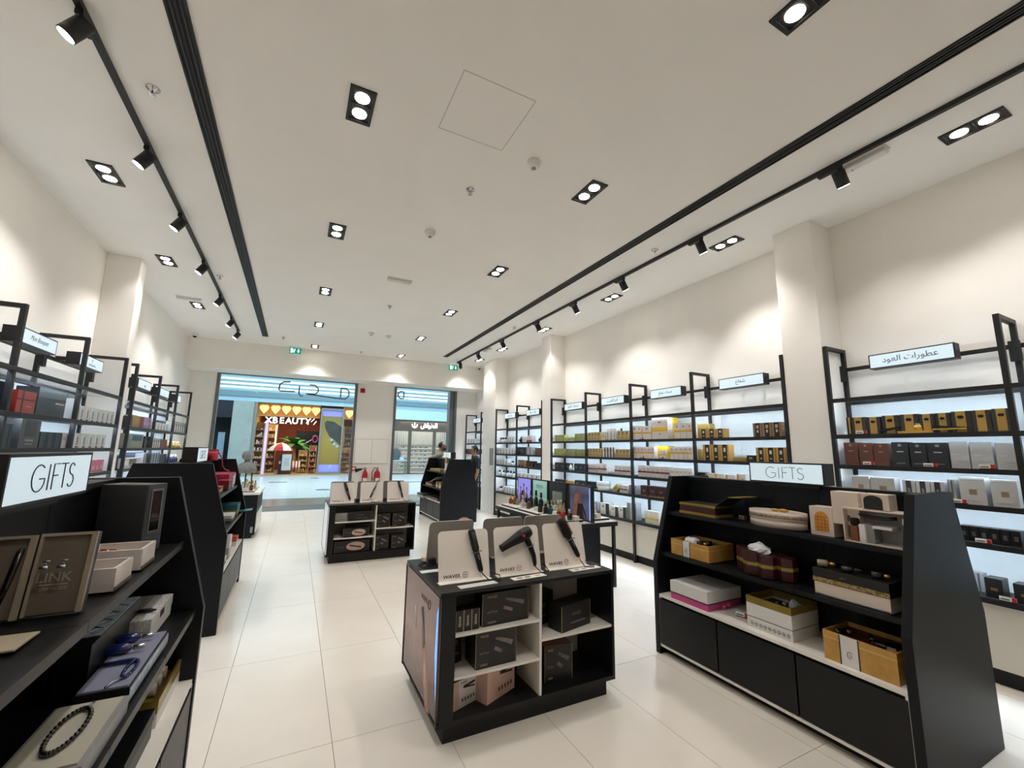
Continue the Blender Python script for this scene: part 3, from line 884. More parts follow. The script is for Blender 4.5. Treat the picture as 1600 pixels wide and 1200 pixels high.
PRODUCTS = [
 ('B', 0, 'green', 'pale green perfume box', 3, 7.287, 0.115, 0.1, 0.126, 0.0),
 ('B', 0, 'greenlow', 'low pale green perfume box', 3, 6.964, 0.115, 0.09, 0.073, 0.0),
 ('B', 0, 'green', 'taller pale green perfume box', 2, 6.599, 0.14, 0.1, 0.135, 0.0),
 ('B', 0, 'tan', 'tan patterned perfume box', 4, 6.187, 0.086, 0.1, 0.145, 0.0),
 ('B', 0, 'cream', 'plain cream perfume box', 1, 5.836, 0.127, 0.1, 0.141, 0.0),
 ('B', 0, 'silver', 'silver white tall perfume box', 3, 5.692, 0.086, 0.1, 0.19, 0.0),
 ('B', 0, 'tan', 'tan box near the tall post', 3, 5.418, 0.095, 0.1, 0.143, 0.0),
 ('B', 0, 'blackbottle', 'black capped tester bottle', 1, 5.608, 0.103, 0.05, 0.203, 0.17),
 ('B', 0, 'amberband', 'white box with orange band', 2, 5.062, 0.103, 0.1, 0.205, 0.0),
 ('B', 0, 'amberband', 'wide white box with orange band', 1, 4.843, 0.182, 0.1, 0.199, 0.0),
 ('B', 0, 'yellowbig', 'large white gift box with yellow band', 1, 4.648, 0.302, 0.14, 0.312, 0.0),
 ('B', 0, 'yellow', 'bright yellow slim box', 1, 4.428, 0.093, 0.1, 0.327, 0.1),
 ('B', 0, 'amberband', 'tall white box with amber band', 3, 4.232, 0.103, 0.1, 0.206, 0.0),
 ('B', 0, 'goldplain', 'plain gold box set back', 1, 3.998, 0.219, 0.1, 0.194, 0.15),
 ('B', 0, 'blackgold', 'gold box with black label', 3, 3.823, 0.12, 0.1, 0.112, 0.0),
 ('B', 0, 'blackbrown', 'brown box with black label', 3, 3.094, 0.108, 0.1, 0.155, 0.0),
 ('B', 1, 'green', 'pale green box', 3, 7.311, 0.122, 0.1, 0.138, 0.0),
 ('B', 1, 'green2', 'grey green box', 3, 6.9, 0.092, 0.1, 0.132, 0.0),
 ('B', 1, 'green', 'olive green box', 3, 6.562, 0.085, 0.1, 0.128, 0.0),
 ('B', 1, 'tan', 'tan patterned box', 5, 6.23, 0.082, 0.1, 0.144, 0.0),
 ('B', 1, 'whiteblack', 'white box with black side', 4, 5.784, 0.073, 0.1, 0.163, 0.0),
 ('B', 1, 'tan', 'tan box beside black ones', 4, 5.459, 0.082, 0.1, 0.131, 0.0),
 ('B', 1, 'amberband', 'white box with amber band', 6, 5.046, 0.072, 0.1, 0.17, 0.0),
 ('B', 1, 'yellow', 'square yellow gift box', 1, 4.656, 0.241, 0.12, 0.183, 0.07),
 ('B', 1, 'amberband', 'small white box leaning on yellow box', 2, 4.526, 0.065, 0.03, 0.121, 0.0),
 ('B', 1, 'amberband', 'taller white box with amber band', 5, 4.327, 0.077, 0.1, 0.171, 0.0),
 ('B', 1, 'goldplain', 'olive gold box set back', 1, 3.974, 0.1, 0.1, 0.142, 0.1),
 ('B', 1, 'blackgold', 'tall gold box with black label', 3, 3.783, 0.123, 0.1, 0.196, 0.0),
 ('B', 1, 'goldflat', 'flat open gold tray box', 1, 3.371, 0.17, 0.12, 0.045, 0.0),
 ('B', 1, 'blacksmall', 'small black cube box', 1, 3.193, 0.1, 0.1, 0.072, 0.0),
 ('B', 1, 'blackgold', 'gold box with black label by end post', 3, 3.078, 0.111, 0.1, 0.16, 0.0),
 ('B', 2, 'black', 'black perfume box', 2, 7.288, 0.182, 0.1, 0.136, 0.0),
 ('B', 2, 'black', 'single black box', 1, 6.946, 0.13, 0.08, 0.133, 0.03),
 ('B', 2, 'black', 'glossy black perfume box', 3, 6.627, 0.137, 0.1, 0.137, 0.0),
 ('B', 2, 'egg', 'white egg shaped bottle', 1, 6.848, 0.117, 0.05, 0.119, 0.0),
 ('B', 2, 'maroonband', 'white box with maroon band', 3, 6.198, 0.078, 0.1, 0.143, 0.0),
 ('B', 2, 'maroonband', 'wider white box with maroon band', 2, 5.946, 0.127, 0.1, 0.16, 0.0),
 ('B', 2, 'jar', 'low white ceramic jar', 1, 5.676, 0.144, 0.1, 0.083, 0.0),
 ('B', 2, 'maroonband', 'white maroon banded box near post', 4, 5.5, 0.093, 0.1, 0.14, 0.0),
 ('B', 2, 'maroonband', 'white box with dark red band', 7, 4.961, 0.087, 0.1, 0.164, 0.0),
 ('B', 2, 'plainwhite', 'plain off-white box', 5, 4.331, 0.073, 0.1, 0.161, 0.0),
 ('B', 2, 'black', 'black box behind the post', 2, 3.918, 0.068, 0.1, 0.113, 0.0),
 ('B', 2, 'orangewhite', 'orange and white box', 2, 3.763, 0.131, 0.1, 0.109, 0.0),
 ('B', 2, 'orangewhite', 'orange sided white box', 1, 3.484, 0.134, 0.1, 0.105, 0.0),
 ('B', 2, 'orangewhite', 'taller orange white box', 1, 3.333, 0.112, 0.1, 0.124, 0.0),
 ('B', 3, 'black', 'small black box', 2, 7.288, 0.148, 0.1, 0.086, 0.0),
 ('B', 3, 'goldflat', 'small olive gold dish box', 1, 6.904, 0.232, 0.1, 0.083, 0.0),
 ('B', 3, 'black', 'low wide black box', 3, 6.611, 0.172, 0.1, 0.112, 0.0),
 ('B', 3, 'hatbox', 'round white hat box with grey band', 1, 5.936, 0.235, 0.12, 0.137, 0.0),
 ('B', 3, 'leaf', 'gold and green leaf shaped box', 1, 5.636, 0.219, 0.1, 0.122, 0.0),
 ('B', 3, 'maroonband', 'white ribboned box', 2, 5.387, 0.095, 0.1, 0.118, 0.0),
 ('B', 3, 'greyside', 'grey banded white box', 1, 5.167, 0.167, 0.1, 0.134, 0.0),
 ('B', 3, 'maroon', 'dark maroon box', 1, 4.92, 0.143, 0.1, 0.148, 0.0),
 ('B', 3, 'maroon', 'wider dark maroon box', 2, 4.764, 0.164, 0.1, 0.152, 0.0),
 ('B', 4, 'greyside', 'grey sided box in a back row', 4, 6.299, 0.109, 0.08, 0.141, 0.15),
 ('B', 4, 'whiteblack', 'white box with black side', 1, 5.878, 0.23, 0.1, 0.175, 0.0),
 ('B', 4, 'whiteblack', 'second white black box', 1, 5.616, 0.185, 0.1, 0.15, 0.0),
 ('B', 4, 'whiteblack', 'third white black box', 1, 5.416, 0.162, 0.1, 0.166, 0.0),
 ('B', 4, 'greyside', 'tall grey white box', 1, 5.226, 0.208, 0.1, 0.247, 0.0),
 ('B', 4, 'yellowband', 'white box with yellow band', 5, 4.846, 0.054, 0.1, 0.179, 0.0),
 ('C', 0, 'glassdark', 'small glass bottle with black cap', 3, 9.97, 0.138, 0.05, 0.129, 0.0),
 ('C', 0, 'silver', 'clear silver perfume box', 3, 9.484, 0.128, 0.1, 0.155, 0.0),
 ('C', 0, 'orb', 'round black flask', 1, 8.886, 0.176, 0.06, 0.134, 0.0),
 ('C', 0, 'plainwhite', 'pale grey box', 2, 8.68, 0.092, 0.1, 0.117, 0.0),
 ('C', 0, 'redbase', 'white box with red base', 2, 8.465, 0.118, 0.1, 0.143, 0.0),
 ('C', 0, 'orb', 'round black flask near the pillar', 1, 7.977, 0.135, 0.06, 0.123, 0.0),
 ('C', 1, 'silver', 'clear white perfume box', 6, 10.074, 0.164, 0.1, 0.15, 0.0),
 ('C', 1, 'black', 'black box', 2, 8.96, 0.174, 0.1, 0.169, 0.0),
 ('C', 1, 'greyside', 'pale grey box', 2, 8.49, 0.16, 0.1, 0.169, 0.0),
 ('C', 1, 'brown', 'dark brown box', 2, 8.085, 0.136, 0.1, 0.15, 0.0),
 ('C', 2, 'silver', 'white bottle box', 4, 10.061, 0.158, 0.1, 0.15, 0.0),
 ('C', 2, 'glassdark', 'squat glass bottle with black cap', 1, 9.357, 0.273, 0.06, 0.106, 0.0),
 ('C', 2, 'blackbrown', 'black brown box', 2, 8.887, 0.156, 0.1, 0.145, 0.0),
 ('C', 2, 'maroon', 'dark red box', 2, 8.484, 0.16, 0.1, 0.133, 0.0),
 ('C', 2, 'black', 'low black box', 3, 8.109, 0.099, 0.1, 0.101, 0.0),
 ('C', 3, 'glassdark', 'glass bottle with black stopper', 2, 10.047, 0.226, 0.05, 0.142, 0.0),
 ('C', 3, 'glassdark', 'white label bottle with black stopper', 3, 9.559, 0.161, 0.05, 0.144, 0.0),
 ('C', 3, 'silver', 'silver box behind lit posters', 5, 8.912, 0.199, 0.1, 0.125, 0.0),
 ('C', 4, 'glassdark', 'wide glass jar with dark lid', 1, 9.99, 0.301, 0.06, 0.125, 0.0),
 ('C', 4, 'silver', 'white box on the counter', 4, 9.616, 0.138, 0.1, 0.15, 0.0),
 ('C', 4, 'plainwhite', 'white box hidden behind posters', 5, 8.901, 0.198, 0.1, 0.123, 0.0),
 ('D', 0, 'silver', 'clear glass gift box', 3, 12.228, 0.209, 0.1, 0.133, 0.0),
 ('D', 1, 'black', 'wide black box', 2, 12.312, 0.366, 0.1, 0.113, 0.0),
 ('D', 0, 'plainwhite', 'slim white box', 3, 11.503, 0.128, 0.1, 0.146, 0.0),
 ('D', 1, 'black', 'black box by corner post', 1, 11.409, 0.308, 0.1, 0.108, 0.0),
 ('D', 2, 'redbase', 'red and white box', 2, 11.461, 0.19, 0.1, 0.107, 0.0),
 ('D', 3, 'glassdark', 'dark bottle', 3, 11.392, 0.11, 0.05, 0.106, 0.0),
 ('D', 2, 'plainwhite', 'small white box', 2, 12.233, 0.185, 0.1, 0.113, 0.0),
 ('D', 4, 'glassdark', 'bottle with black cap in the entrance corner', 3, 11.46, 0.141, 0.05, 0.14, 0.0),
 ('A', 0, 'ouddark', 'narrow black and gold perfume box', 1, 2.159, 0.037, 0.1, 0.163, 0.0),
 ('A', 0, 'oud', 'black and gold perfume box', 1, 2.118, 0.116, 0.1, 0.16, 0.0),
 ('A', 0, 'oud', 'second black gold box', 1, 1.997, 0.105, 0.1, 0.155, 0.0),
 ('A', 0, 'oud', 'third black gold box', 1, 1.882, 0.122, 0.1, 0.162, 0.0),
 ('A', 0, 'oud', 'black gold box behind the tray', 1, 1.751, 0.123, 0.1, 0.163, 0.0),
 ('A', 0, 'oud', 'black gold box beside the tray', 1, 1.624, 0.096, 0.1, 0.158, 0.0),
 ('A', 0, 'oud', 'black gold box after the tray', 1, 1.524, 0.091, 0.1, 0.159, 0.0),
 ('A', 0, 'oud', 'large black gold box', 1, 1.429, 0.115, 0.1, 0.165, 0.0),
 ('A', 0, 'oud', 'large black gold box in the middle', 1, 1.31, 0.102, 0.1, 0.165, 0.0),
 ('A', 0, 'oud', 'large black gold box by the post', 1, 1.205, 0.102, 0.1, 0.169, 0.0),
 ('A', 1, 'brown', 'brown leather look box', 1, 2.202, 0.113, 0.1, 0.208, 0.0),
 ('A', 1, 'brown', 'middle brown leather look box', 1, 2.083, 0.108, 0.1, 0.202, 0.0),
 ('A', 1, 'brown', 'brown leather box beside black ones', 1, 1.971, 0.111, 0.1, 0.197, 0.0),
 ('A', 1, 'blacklogo', 'matte black tall box', 1, 1.837, 0.117, 0.1, 0.207, 0.0),
 ('A', 1, 'blacklogo', 'middle matte black tall box', 1, 1.716, 0.111, 0.1, 0.201, 0.0),
 ('A', 1, 'blacklogo', 'matte black tall box beside silver ones', 1, 1.601, 0.131, 0.1, 0.2, 0.0),
 ('A', 1, 'marble', 'silver white tall box', 1, 1.467, 0.112, 0.1, 0.208, 0.0),
 ('A', 1, 'marble', 'second silver white tall box', 1, 1.352, 0.125, 0.1, 0.202, 0.0),
 ('A', 1, 'marble', 'silver white tall box by the post', 1, 1.217, 0.122, 0.1, 0.194, 0.0),
 ('A', 2, 'seal', 'white box with bronze seal', 1, 2.165, 0.139, 0.1, 0.173, 0.0),
 ('A', 2, 'seal', 'wider white box with bronze seal', 1, 2.021, 0.179, 0.1, 0.167, 0.0),
 ('A', 2, 'ink', 'white box with dark ink label', 3, 1.795, 0.091, 0.1, 0.156, 0.0),
 ('A', 2, 'greyside', 'thin grey carton', 2, 1.507, 0.024, 0.1, 0.179, 0.0),
 ('A', 2, 'seal', 'large white box with bronze seal', 1, 1.441, 0.148, 0.1, 0.202, 0.0),
 ('A', 2, 'seal', 'largest white box with bronze seal', 1, 1.27, 0.138, 0.1, 0.193, 0.0),
 ('A', 3, 'black', 'glossy black gift box', 6, 1.478, 0.054, 0.1, 0.111, 0.0),
 ('A', 4, 'greyside', 'thin grey upright carton', 4, 1.538, 0.031, 0.08, 0.135, 0.12),
 ('A', 4, 'blacktag', 'black box with bronze tag', 1, 1.38, 0.096, 0.12, 0.137, 0.0),
 ('A', 4, 'blacktag', 'second black box with bronze tag', 1, 1.238, 0.114, 0.12, 0.131, 0.0),
 ('E', 0, 'navy', 'large navy gift box', 1, 4.668, 0.261, 0.2, 0.217, 0.0),
 ('E', 0, 'redribbon', 'red gift box with dark ribbon', 1, 5.012, 0.276, 0.05, 0.182, 0.0),
 ('E', 0, 'blackribbon', 'large black gift box with ribbon bow', 1, 5.909, 0.698, 0.15, 0.258, 0.07),
 ('E', 0, 'plainwhite', 'slim white box beside black gift box', 1, 5.788, 0.069, 0.1, 0.211, 0.0),
 ('E', 0, 'silver', 'clear wrapped silver perfume box', 7, 6.767, 0.132, 0.1, 0.151, 0.0),
 ('E', 1, 'charcoal', 'tall charcoal wrapped gift box', 1, 5.171, 0.305, 0.13, 0.292, 0.0),
 ('E', 1, 'navystripe', 'dark teal perfume box', 3, 5.577, 0.132, 0.1, 0.143, 0.0),
 ('E', 1, 'plainwhite', 'white box beside the teal ones', 2, 5.745, 0.077, 0.1, 0.147, 0.0),
 ('E', 1, 'silver', 'pale grey perfume box', 5, 6.631, 0.161, 0.1, 0.15, 0.0),
 ('E', 1, 'navystripe', 'dark blue box by the frame edge', 2, 4.762, 0.168, 0.1, 0.187, 0.0),
 ('E', 2, 'pink', 'pink perfume box', 3, 6.686, 0.111, 0.1, 0.138, 0.0),
 ('E', 2, 'plainwhite', 'white box behind the sign', 3, 6.304, 0.13, 0.1, 0.127, 0.0),
 ('E', 2, 'navystripe', 'dark box behind the sign', 4, 5.628, 0.135, 0.1, 0.125, 0.0),
 ('F', 0, 'maroon', 'dark red book-like box', 1, 7.448, 0.149, 0.1, 0.142, 0.0),
 ('F', 0, 'goldplain', 'gold perfume box', 3, 7.739, 0.097, 0.1, 0.163, 0.0),
 ('F', 0, 'redplain', 'red perfume box', 2, 7.909, 0.085, 0.1, 0.16, 0.0),
 ('F', 0, 'lilac', 'lilac perfume box', 3, 8.277, 0.122, 0.1, 0.166, 0.0),
 ('F', 0, 'silver', 'silver perfume bottle box', 5, 9.265, 0.171, 0.1, 0.122, 0.0),
 ('F', 0, 'charcoal', 'dark box at the back', 2, 10.059, 0.376, 0.06, 0.19, 0.15),
 ('F', 0, 'whiteblack', 'white and black slim box', 6, 10.506, 0.164, 0.1, 0.199, 0.0),
 ('F', 1, 'poster', 'beige box with teal picture', 1, 8.013, 0.685, 0.08, 0.192, 0.0),
 ('F', 1, 'black', 'black box', 2, 8.349, 0.139, 0.1, 0.17, 0.0),
 ('F', 1, 'whiteblack', 'striped black white box', 5, 8.938, 0.111, 0.1, 0.151, 0.0),
 ('F', 1, 'brown', 'brown black slim box', 4, 9.331, 0.098, 0.1, 0.139, 0.0),
 ('F', 1, 'goldbottle', 'gold perfume bottle', 5, 10.401, 0.18, 0.05, 0.117, 0.0),
 ('F', 2, 'floral', 'white floral gift box', 1, 8.024, 0.717, 0.05, 0.131, 0.0),
 ('F', 2, 'navy', 'navy gift box', 1, 8.509, 0.795, 0.05, 0.204, 0.1),
 ('F', 2, 'greyside', 'grey glass box', 2, 8.385, 0.122, 0.1, 0.191, 0.0),
 ('F', 2, 'bluestripe', 'blue grey box', 4, 9.001, 0.138, 0.1, 0.193, 0.0),
 ('F', 2, 'navystripe', 'navy box', 3, 9.432, 0.131, 0.1, 0.163, 0.0),
 ('F', 2, 'navybottle', 'navy glass perfume bottle', 5, 10.297, 0.148, 0.05, 0.141, 0.0),
 ('F', 3, 'floral', 'white black flat box', 2, 8.04, 0.352, 0.1, 0.106, 0.0),
 ('F', 3, 'plainwhite', 'small white box', 5, 9.217, 0.224, 0.1, 0.131, 0.0),
]
NTH = ['1st', '2nd', '3rd', '4th', '5th', '6th', '7th', '8th', '9th', '10th', '11th', '12th']
for unit, row, style, desc, n, y0, w, d, h, back in PRODUCTS:
    X, rz, bz, cuts, names = UNIT[unit]
    z = bz[row + 1] + .02
    h = min(h, bz[row] - .022 - z)
    bay = next(i for i, c in enumerate(cuts) if y0 - w / 2 > c)
    where = ROW[row] + ', ' + names[bay]
    ww = w - .006
    a, b = pbottle(style, ww, d, h) if style in BOTTLES else pbox(style, ww, d, h, unit in 'AE')
    name = KINDS.get(style, 'gift_box' if w > .2 or style in ('redribbon', 'blackribbon', 'navy', 'floral', 'charcoal') else 'perfume_box')
    cat = {'perfume_bottle': 'bottle', 'tester_bottle': 'bottle', 'flask': 'bottle', 'ceramic_jar': 'jar'}.get(name, 'box')
    a.name = name
    near = unit in 'AE' and style not in BOTTLES
    for i in range(n):
        y = y0 - w * (i + .5)
        fx = .045 + back
        loc = (X + fx, y, z) if X > 0 else (X - .04 - back, y, z)
        if style in BOTTLES:
            loc = (loc[0] + (.04 if X > 0 else -.04), loc[1], loc[2])
        o = link(name, a, None, loc)
        o.rotation_euler = (0, 0, rz)
        lab = desc + ((', %s from entrance' % NTH[i]) if n > 1 else '') + ', ' + where
        tag(o, lab, cat, ('%ss, %s' % (desc, where)) if n > 1 else None)
        if near:
            for q in b:
                link('label_print', q, o)
        else:
            link({'jar': 'lid', 'hatbox': 'lid', 'leaf': 'leaf_inlay'}.get(style, 'cap') if style in BOTTLES else 'label_print', b, o)
        if style == 'oud':
            k = w * .36
            MB().prism([(-k * .5 - .0 * k, 0), (-k * .28, .3 * k), (k * .28, .3 * k), (k * .5, 0), (k * .28, -.3 * k), (-k * .28, -.3 * k)], 'y', -.004, 0).obj('plaque', BFLAT, o, (-.02 * w, 0, h * .72))
# price tags standing on the shelf edges
def price_tag(loc, rz, label, w=.085):
    t = thing('price_tag', label, 'price tag', loc, rz)
    B(-w / 2, w / 2, 0, .03, 0, .006).obj('foot', BFLAT, t)
    B(-w / 2, w / 2, .002, .006, .006, .034).obj('card', WPLAST, t)
    B(w * .22, w / 2, .0005, .002, .006, .034).obj('red_patch', RED, t)
    B(-w * .42, w * .1, .0005, .002, .013, .02).obj('print', DGREY, t)
    return t


for y, z, l in ((2.03, BR[1] + .02, 'small price tag in front of the black and gold boxes'), (2.0, BR[2] + .02, 'small price tag at the foot of the brown boxes'),
                (1.58, BR[2] + .02, 'small price tag at the foot of the matte black boxes'), (1.26, BR[2] + .02, 'small price tag at the foot of the silver white boxes'),
                (1.44, BR[3] + .02, 'price tag beside the large bronze seal boxes'), (1.34, BR[4] + .02, 'price tag before the glossy black gift boxes'),
                (1.26, BR[5] + .02, 'price tag before the bronze tagged black box'), (4.83, BR[1] + .02, 'price tag before the white orange banded boxes'),
                (4.83, BR[2] + .02, 'price tag before the amber banded boxes'), (4.45, BR[2] + .02, 'price tag before the square yellow gift box')):
    price_tag((4.625, y, z), R90, l)
# octagonal tray with the gold bottle in front of the oud boxes
ot = thing('display_tray', 'open black and gold tray box before the oud boxes', 'box', (4.64, 1.64, BR[1] + .02), R90)
B(-.13, .1, 0, .1, 0, .02).obj('base', GOLD, ot)
MB().prism([(-.26, .02), (-.12, .045), (-.12, .06), (-.26, .038)], 'y', .0, .1).obj('lid_flap', BFLAT, ot)
MB().prism([(.1, .06), (.3, .04), (.3, .02), (.1, .042)], 'y', .0, .1).obj('lid_flap', BFLAT, ot)
B(.1, .3, -.002, 0, .022, .034).obj('gold_edge', GOLD, ot)
ob = thing('perfume_bottle', 'gold perfume bottle with pointed stopper in the open tray', 'bottle', (4.69, 1.64, BR[1] + .041), R90)
MB().lathe([(.035, 0), (.04, .01), (.034, .045), (.02, .05)], 8).obj('bottle', GOLD, ob)
MB().lathe([(.028, .05), (.03, .058), (.012, .075), (.009, .09), (.002, .1)], 12).obj('stopper', CHROME, ob)

# ================================================================== GIFTS gondolas
def wb(t, name, m, x0, x1, y0, y1, z0, z1, bevel=0.0, label=None):
    """a box given in the thing's world axes, stored relative to its base"""
    l = t.location
    return B(x0 - l.x, x1 - l.x, y0 - l.y, y1 - l.y, z0 - l.z, z1 - l.z).obj(name, m, t, bevel=bevel, label=label)


def gondola(label, cx, cy, rz, L, hb, ht, knee, H, zs):
    t = thing('gift_gondola', label, 'display stand', (cx, cy, 0), rz)
    prof = [(-hb, 0), (-hb, knee), (-ht, H), (ht, H), (hb, knee), (hb, 0)]
    th = .045
    for a in (-L / 2, L / 2 - th):
        MB().prism(prof, 'x', a, a + th).obj('end_panel', NAVYBLK, t, bevel=.003)
    x0, x1 = -L / 2 + th, L / 2 - th
    n = 3
    seg = [(x0 + (x1 - x0) * i / n + (.0015 if i else 0), x0 + (x1 - x0) * (i + 1) / n - (.0015 if i < n - 1 else 0)) for i in range(n)]
    f = lambda z: hb if z <= knee else hb + (ht - hb) * (z - knee) / (H - knee)
    B(x0, x1, -.045, .045, H - .03, H - .005).obj('top_rail', NAVYBLK, t)
    B(x0, x1, -.0115, .0115, zs[2], H - .03).obj('light_stop_board', BFLAT, t)  # added hidden board, keeps light from leaking through the panel seams
    for s in (-1, 1):
        for a, b in seg:
            B(a, b, min(s * .012, s * .03), max(s * .012, s * .03), zs[2], H - .03).obj('back_panel', NAVYBLK, t)
            for z in zs[:2]:
                e = f(z) - .03
                B(a, b, min(s * .03, s * e), max(s * .03, s * e), z - .022, z).obj('shelf_board', BLACK, t)
                B(a, b, min(s * (e - .012), s * e), max(s * (e - .012), s * e), z, z + .008).obj('shelf_lip', BLACK, t)
            B(a + .004, b - .004, min(s * (hb - .03), s * (hb - .006)), max(s * (hb - .03), s * (hb - .006)), .085, zs[2] - .035).obj('cupboard_door', BLACK, t)
    B(x0, x1, -hb + .03, hb - .03, .07, zs[2] - .02).obj('base_cabinet', BFLAT, t)
    B(x0, x1, -hb + .01, hb - .01, zs[2] - .02, zs[2]).obj('counter_top', WHITE, t)
    for s in (-1, 1):
        B(x0, x1, min(s * (hb - .035), s * (hb - .008)), max(s * (hb - .035), s * (hb - .008)), .06, .078).obj('white_trim', WHITE, t)
        for a in (x0, x1 - .014):
            B(a, a + .014, min(s * (hb - .035), s * (hb - .008)), max(s * (hb - .035), s * (hb - .008)), .078, zs[2] - .02).obj('white_trim', WHITE, t)
    B(x0, x1, -hb + .08, hb - .08, 0, .06).obj('plinth', BFLAT, t)
    return t


gondola('black GIFTS stand with large dark end panel, full of boxed sets', 3.245, 1.965, R90, 1.71, .455, .235, .72, 1.412, (1.11, .785, .46))
gondola('black GIFTS stand with the LINK boxes in the corner', -.786, 1.845, PI / 2, 1.71, .45, .285, .83, 1.46, (1.145, .825, .515))
gondola('black GIFTS stand with magenta gift box beside the aisle', -.93, 5.51, PI / 2, 1.70, .45, .28, .82, 1.462, (1.145, .825, .5))
gondola('small distant black GIFTS stand between the two men', 3.375, 10.1, R90, 1.70, .435, .25, .75, 1.40, (1.09, .735, .455))
for l, loc, rz in (('large lit GIFTS sign over the cream oval hat box', (3.13, 1.868, 1.487), R90),
                   ('lit GIFTS sign in the corner above the LINK boxes', (-.67, 1.865, 1.513), PI / 2),
                   ('lit GIFTS sign beside the upright red ribbon cylinder', (-.815, 5.19, 1.53), PI / 2),
                   ('tiny lit GIFTS sign between the two men', (3.2, 9.68, 1.485), R90)):
    s = sign_box(l, 'GIFTS', loc, rz, w=.52, h=.145, d=.12, style='gifts')
    B(-.2, .2, .05, .085, -.1 if loc[0] < 3.15 else -.09, -.072).obj('mounting_foot', BMETAL, s)

# ------------------------------------------------------------------ boxed gifts on the big stand
GWOOD = mat('gold_wood_card', 'b98d45', .45, noise=.14, scale=(18))
MAROON = mat('maroon_card', '3c1418', .4, noise=.1)
GOLDC = mat('gold_card', '9c8740', .3, metal=.4, noise=.08)
CREAMC = mat('cream_card', 'd3c4b7', .5, noise=.03)
PINK = mat('pink_card', 'c04b86', .45, noise=.06)
WCARD = mat('white_card', 'd9d8d6', .45, noise=.03)
GCARD = mat('grey_card', '8f9091', .45, noise=.04)
BCARD = mat('black_card', '161415', .4, noise=.05)
TISSUE = mat('tissue', 'd6d8dc', .7, noise=.05)
DGLASS = mat('dark_glass', '14110f', .08, noise=0, coat=.5)
AMBER = mat('amber_glass', '7d3f17', .08, noise=.1, coat=.4)
SILVERM = mat('silver_metal', 'b9bcc0', .2, metal=.9, noise=0)


def bottle(name, label, cat, loc, h, r, body, cap, rz=0.0, lying=False, square=False, group=None, capr=.5, caph=.3, metal_neck=True):
    t = thing(name, label, cat, loc, rz, group)
    T = Matrix.Rotation(PI / 2, 4, 'X') if lying else Matrix.Identity(4)
    if lying:
        T = Matrix.Translation((0, h / 2, r)) @ T
    b = MB()
    hb = h * (1 - caph)
    if square:
        b.box(-r, r, -r * .7, r * .7, 0, hb * .93)
    else:
        b.lathe([(r * .85, 0), (r, hb * .08), (r, hb * .75), (r * .55, hb * .9), (r * .4, hb * .95)], 14)
    b.xf(T).obj('glass_body', body, t)
    if metal_neck:
        MB().cyl((0, 0, hb * .93), (0, 0, hb), r * .38, n=12).xf(T).obj('neck', GOLD, t)
    MB().lathe([(r * capr, hb), (r * capr * 1.1, hb + h * caph * .3), (r * capr, h * .96), (r * capr * .6, h)], 12).xf(T).obj('cap', cap, t)
    return t


# maroon box with open lid, upper shelf
t = thing('gift_box', 'maroon and gold box with raised lid at the far end of upper shelf', 'gift box', (3.06, 2.5, 1.119))
wb(t, 'gold_base', GOLDC, 2.955, 3.165, 2.315, 2.665, 1.119, 1.14)
wb(t, 'box_body', MAROON, 2.96, 3.16, 2.32, 2.66, 1.14, 1.19)
wb(t, 'gold_edge', GOLDC, 2.957, 3.163, 2.317, 2.663, 1.19, 1.207)
wb(t, 'insert', BCARD, 2.975, 3.145, 2.335, 2.645, 1.2075, 1.209)
for a, b, c in ((2.315, 2.2, 0), (2.2, 2.1, 1)):
    z0 = 1.205 if not c else 1.285
    MB().prism([(a - 2.5, z0 - 1.119), (b - 2.5, z0 + (.08 if not c else .008) - 1.119), (b - 2.5, z0 + (.086 if not c else .014) - 1.119), (a - 2.5, z0 + .006 - 1.119)], 'x', -.1, .1).obj('lid', GOLDC if c else BCARD, t)
price_tag((3.14, 2.22, 1.11), R90, 'dark price tag on the upper shelf of the big GIFTS stand', .06)
# cream oval hat box
t = thing('hat_box', 'cream oval hat box with brown ornament band', 'gift box', (3.075, 1.905, 1.119))
MB().lathe([(1, 0), (1, .052)], 32, sx=.112, sy=.19).obj('box_body', CREAMC, t)
MB().lathe([(1.02, .05), (1.02, .104), (.97, .105), (.95, .1), (.5, .1)], 32, sx=.112, sy=.19).obj('lid', CREAMC, t)
MB().lathe([(1.027, .066), (1.027, .088)], 40, sx=.112, sy=.19).obj('ornament_band', mat('brown_ornament', '8d7c70', .5, noise=.45, scale=60), t)
o = thing('perfume_bottle', 'gold ornament bottle lying on the cream hat box', 'bottle', (3.06, 1.88, 1.22))
MB().ell((0, -.03, .013), (.014, .035, .012)).obj('bottle', GOLD, o)
MB().ell((0, .03, .011), (.01, .03, .01)).obj('stopper', GOLD, o)
# stepped cream house box
t = thing('gift_box', 'cream stepped house-shaped box with an orange arched window', 'gift box', (3.07, 1.54, 1.112))
wb(t, 'lower_block', CREAMC, 3.03, 3.13, 1.53, 1.665, 1.112, 1.29, .002)
wb(t, 'upper_block', CREAMC, 3.03, 3.13, 1.385, 1.53, 1.2, 1.395, .002)
wb(t, 'step_block', CREAMC, 3.03, 3.13, 1.44, 1.53, 1.26, 1.395, .002) if False else None
ORW = mat('orange_window', 'd08a2e', .4, noise=.08, scale=30)
p = [(-.04, 0), (.04, 0), (.04, .075)] + arc(0, .075, .04, .045, 0, 180, 8)[1:]
wn = MB().prism([(1.597 - 1.54 - a * 1, .03 + b) for a, b in p], 'x', -.0425, -.04).obj('arched_window', ORW, t)
g = MB()
for k in range(1, 4):
    g.box(-.0435, -.0425, 1.597 - 1.54 - .04 + .02 * k - .001, 1.597 - 1.54 - .04 + .02 * k + .001, .03, .12)
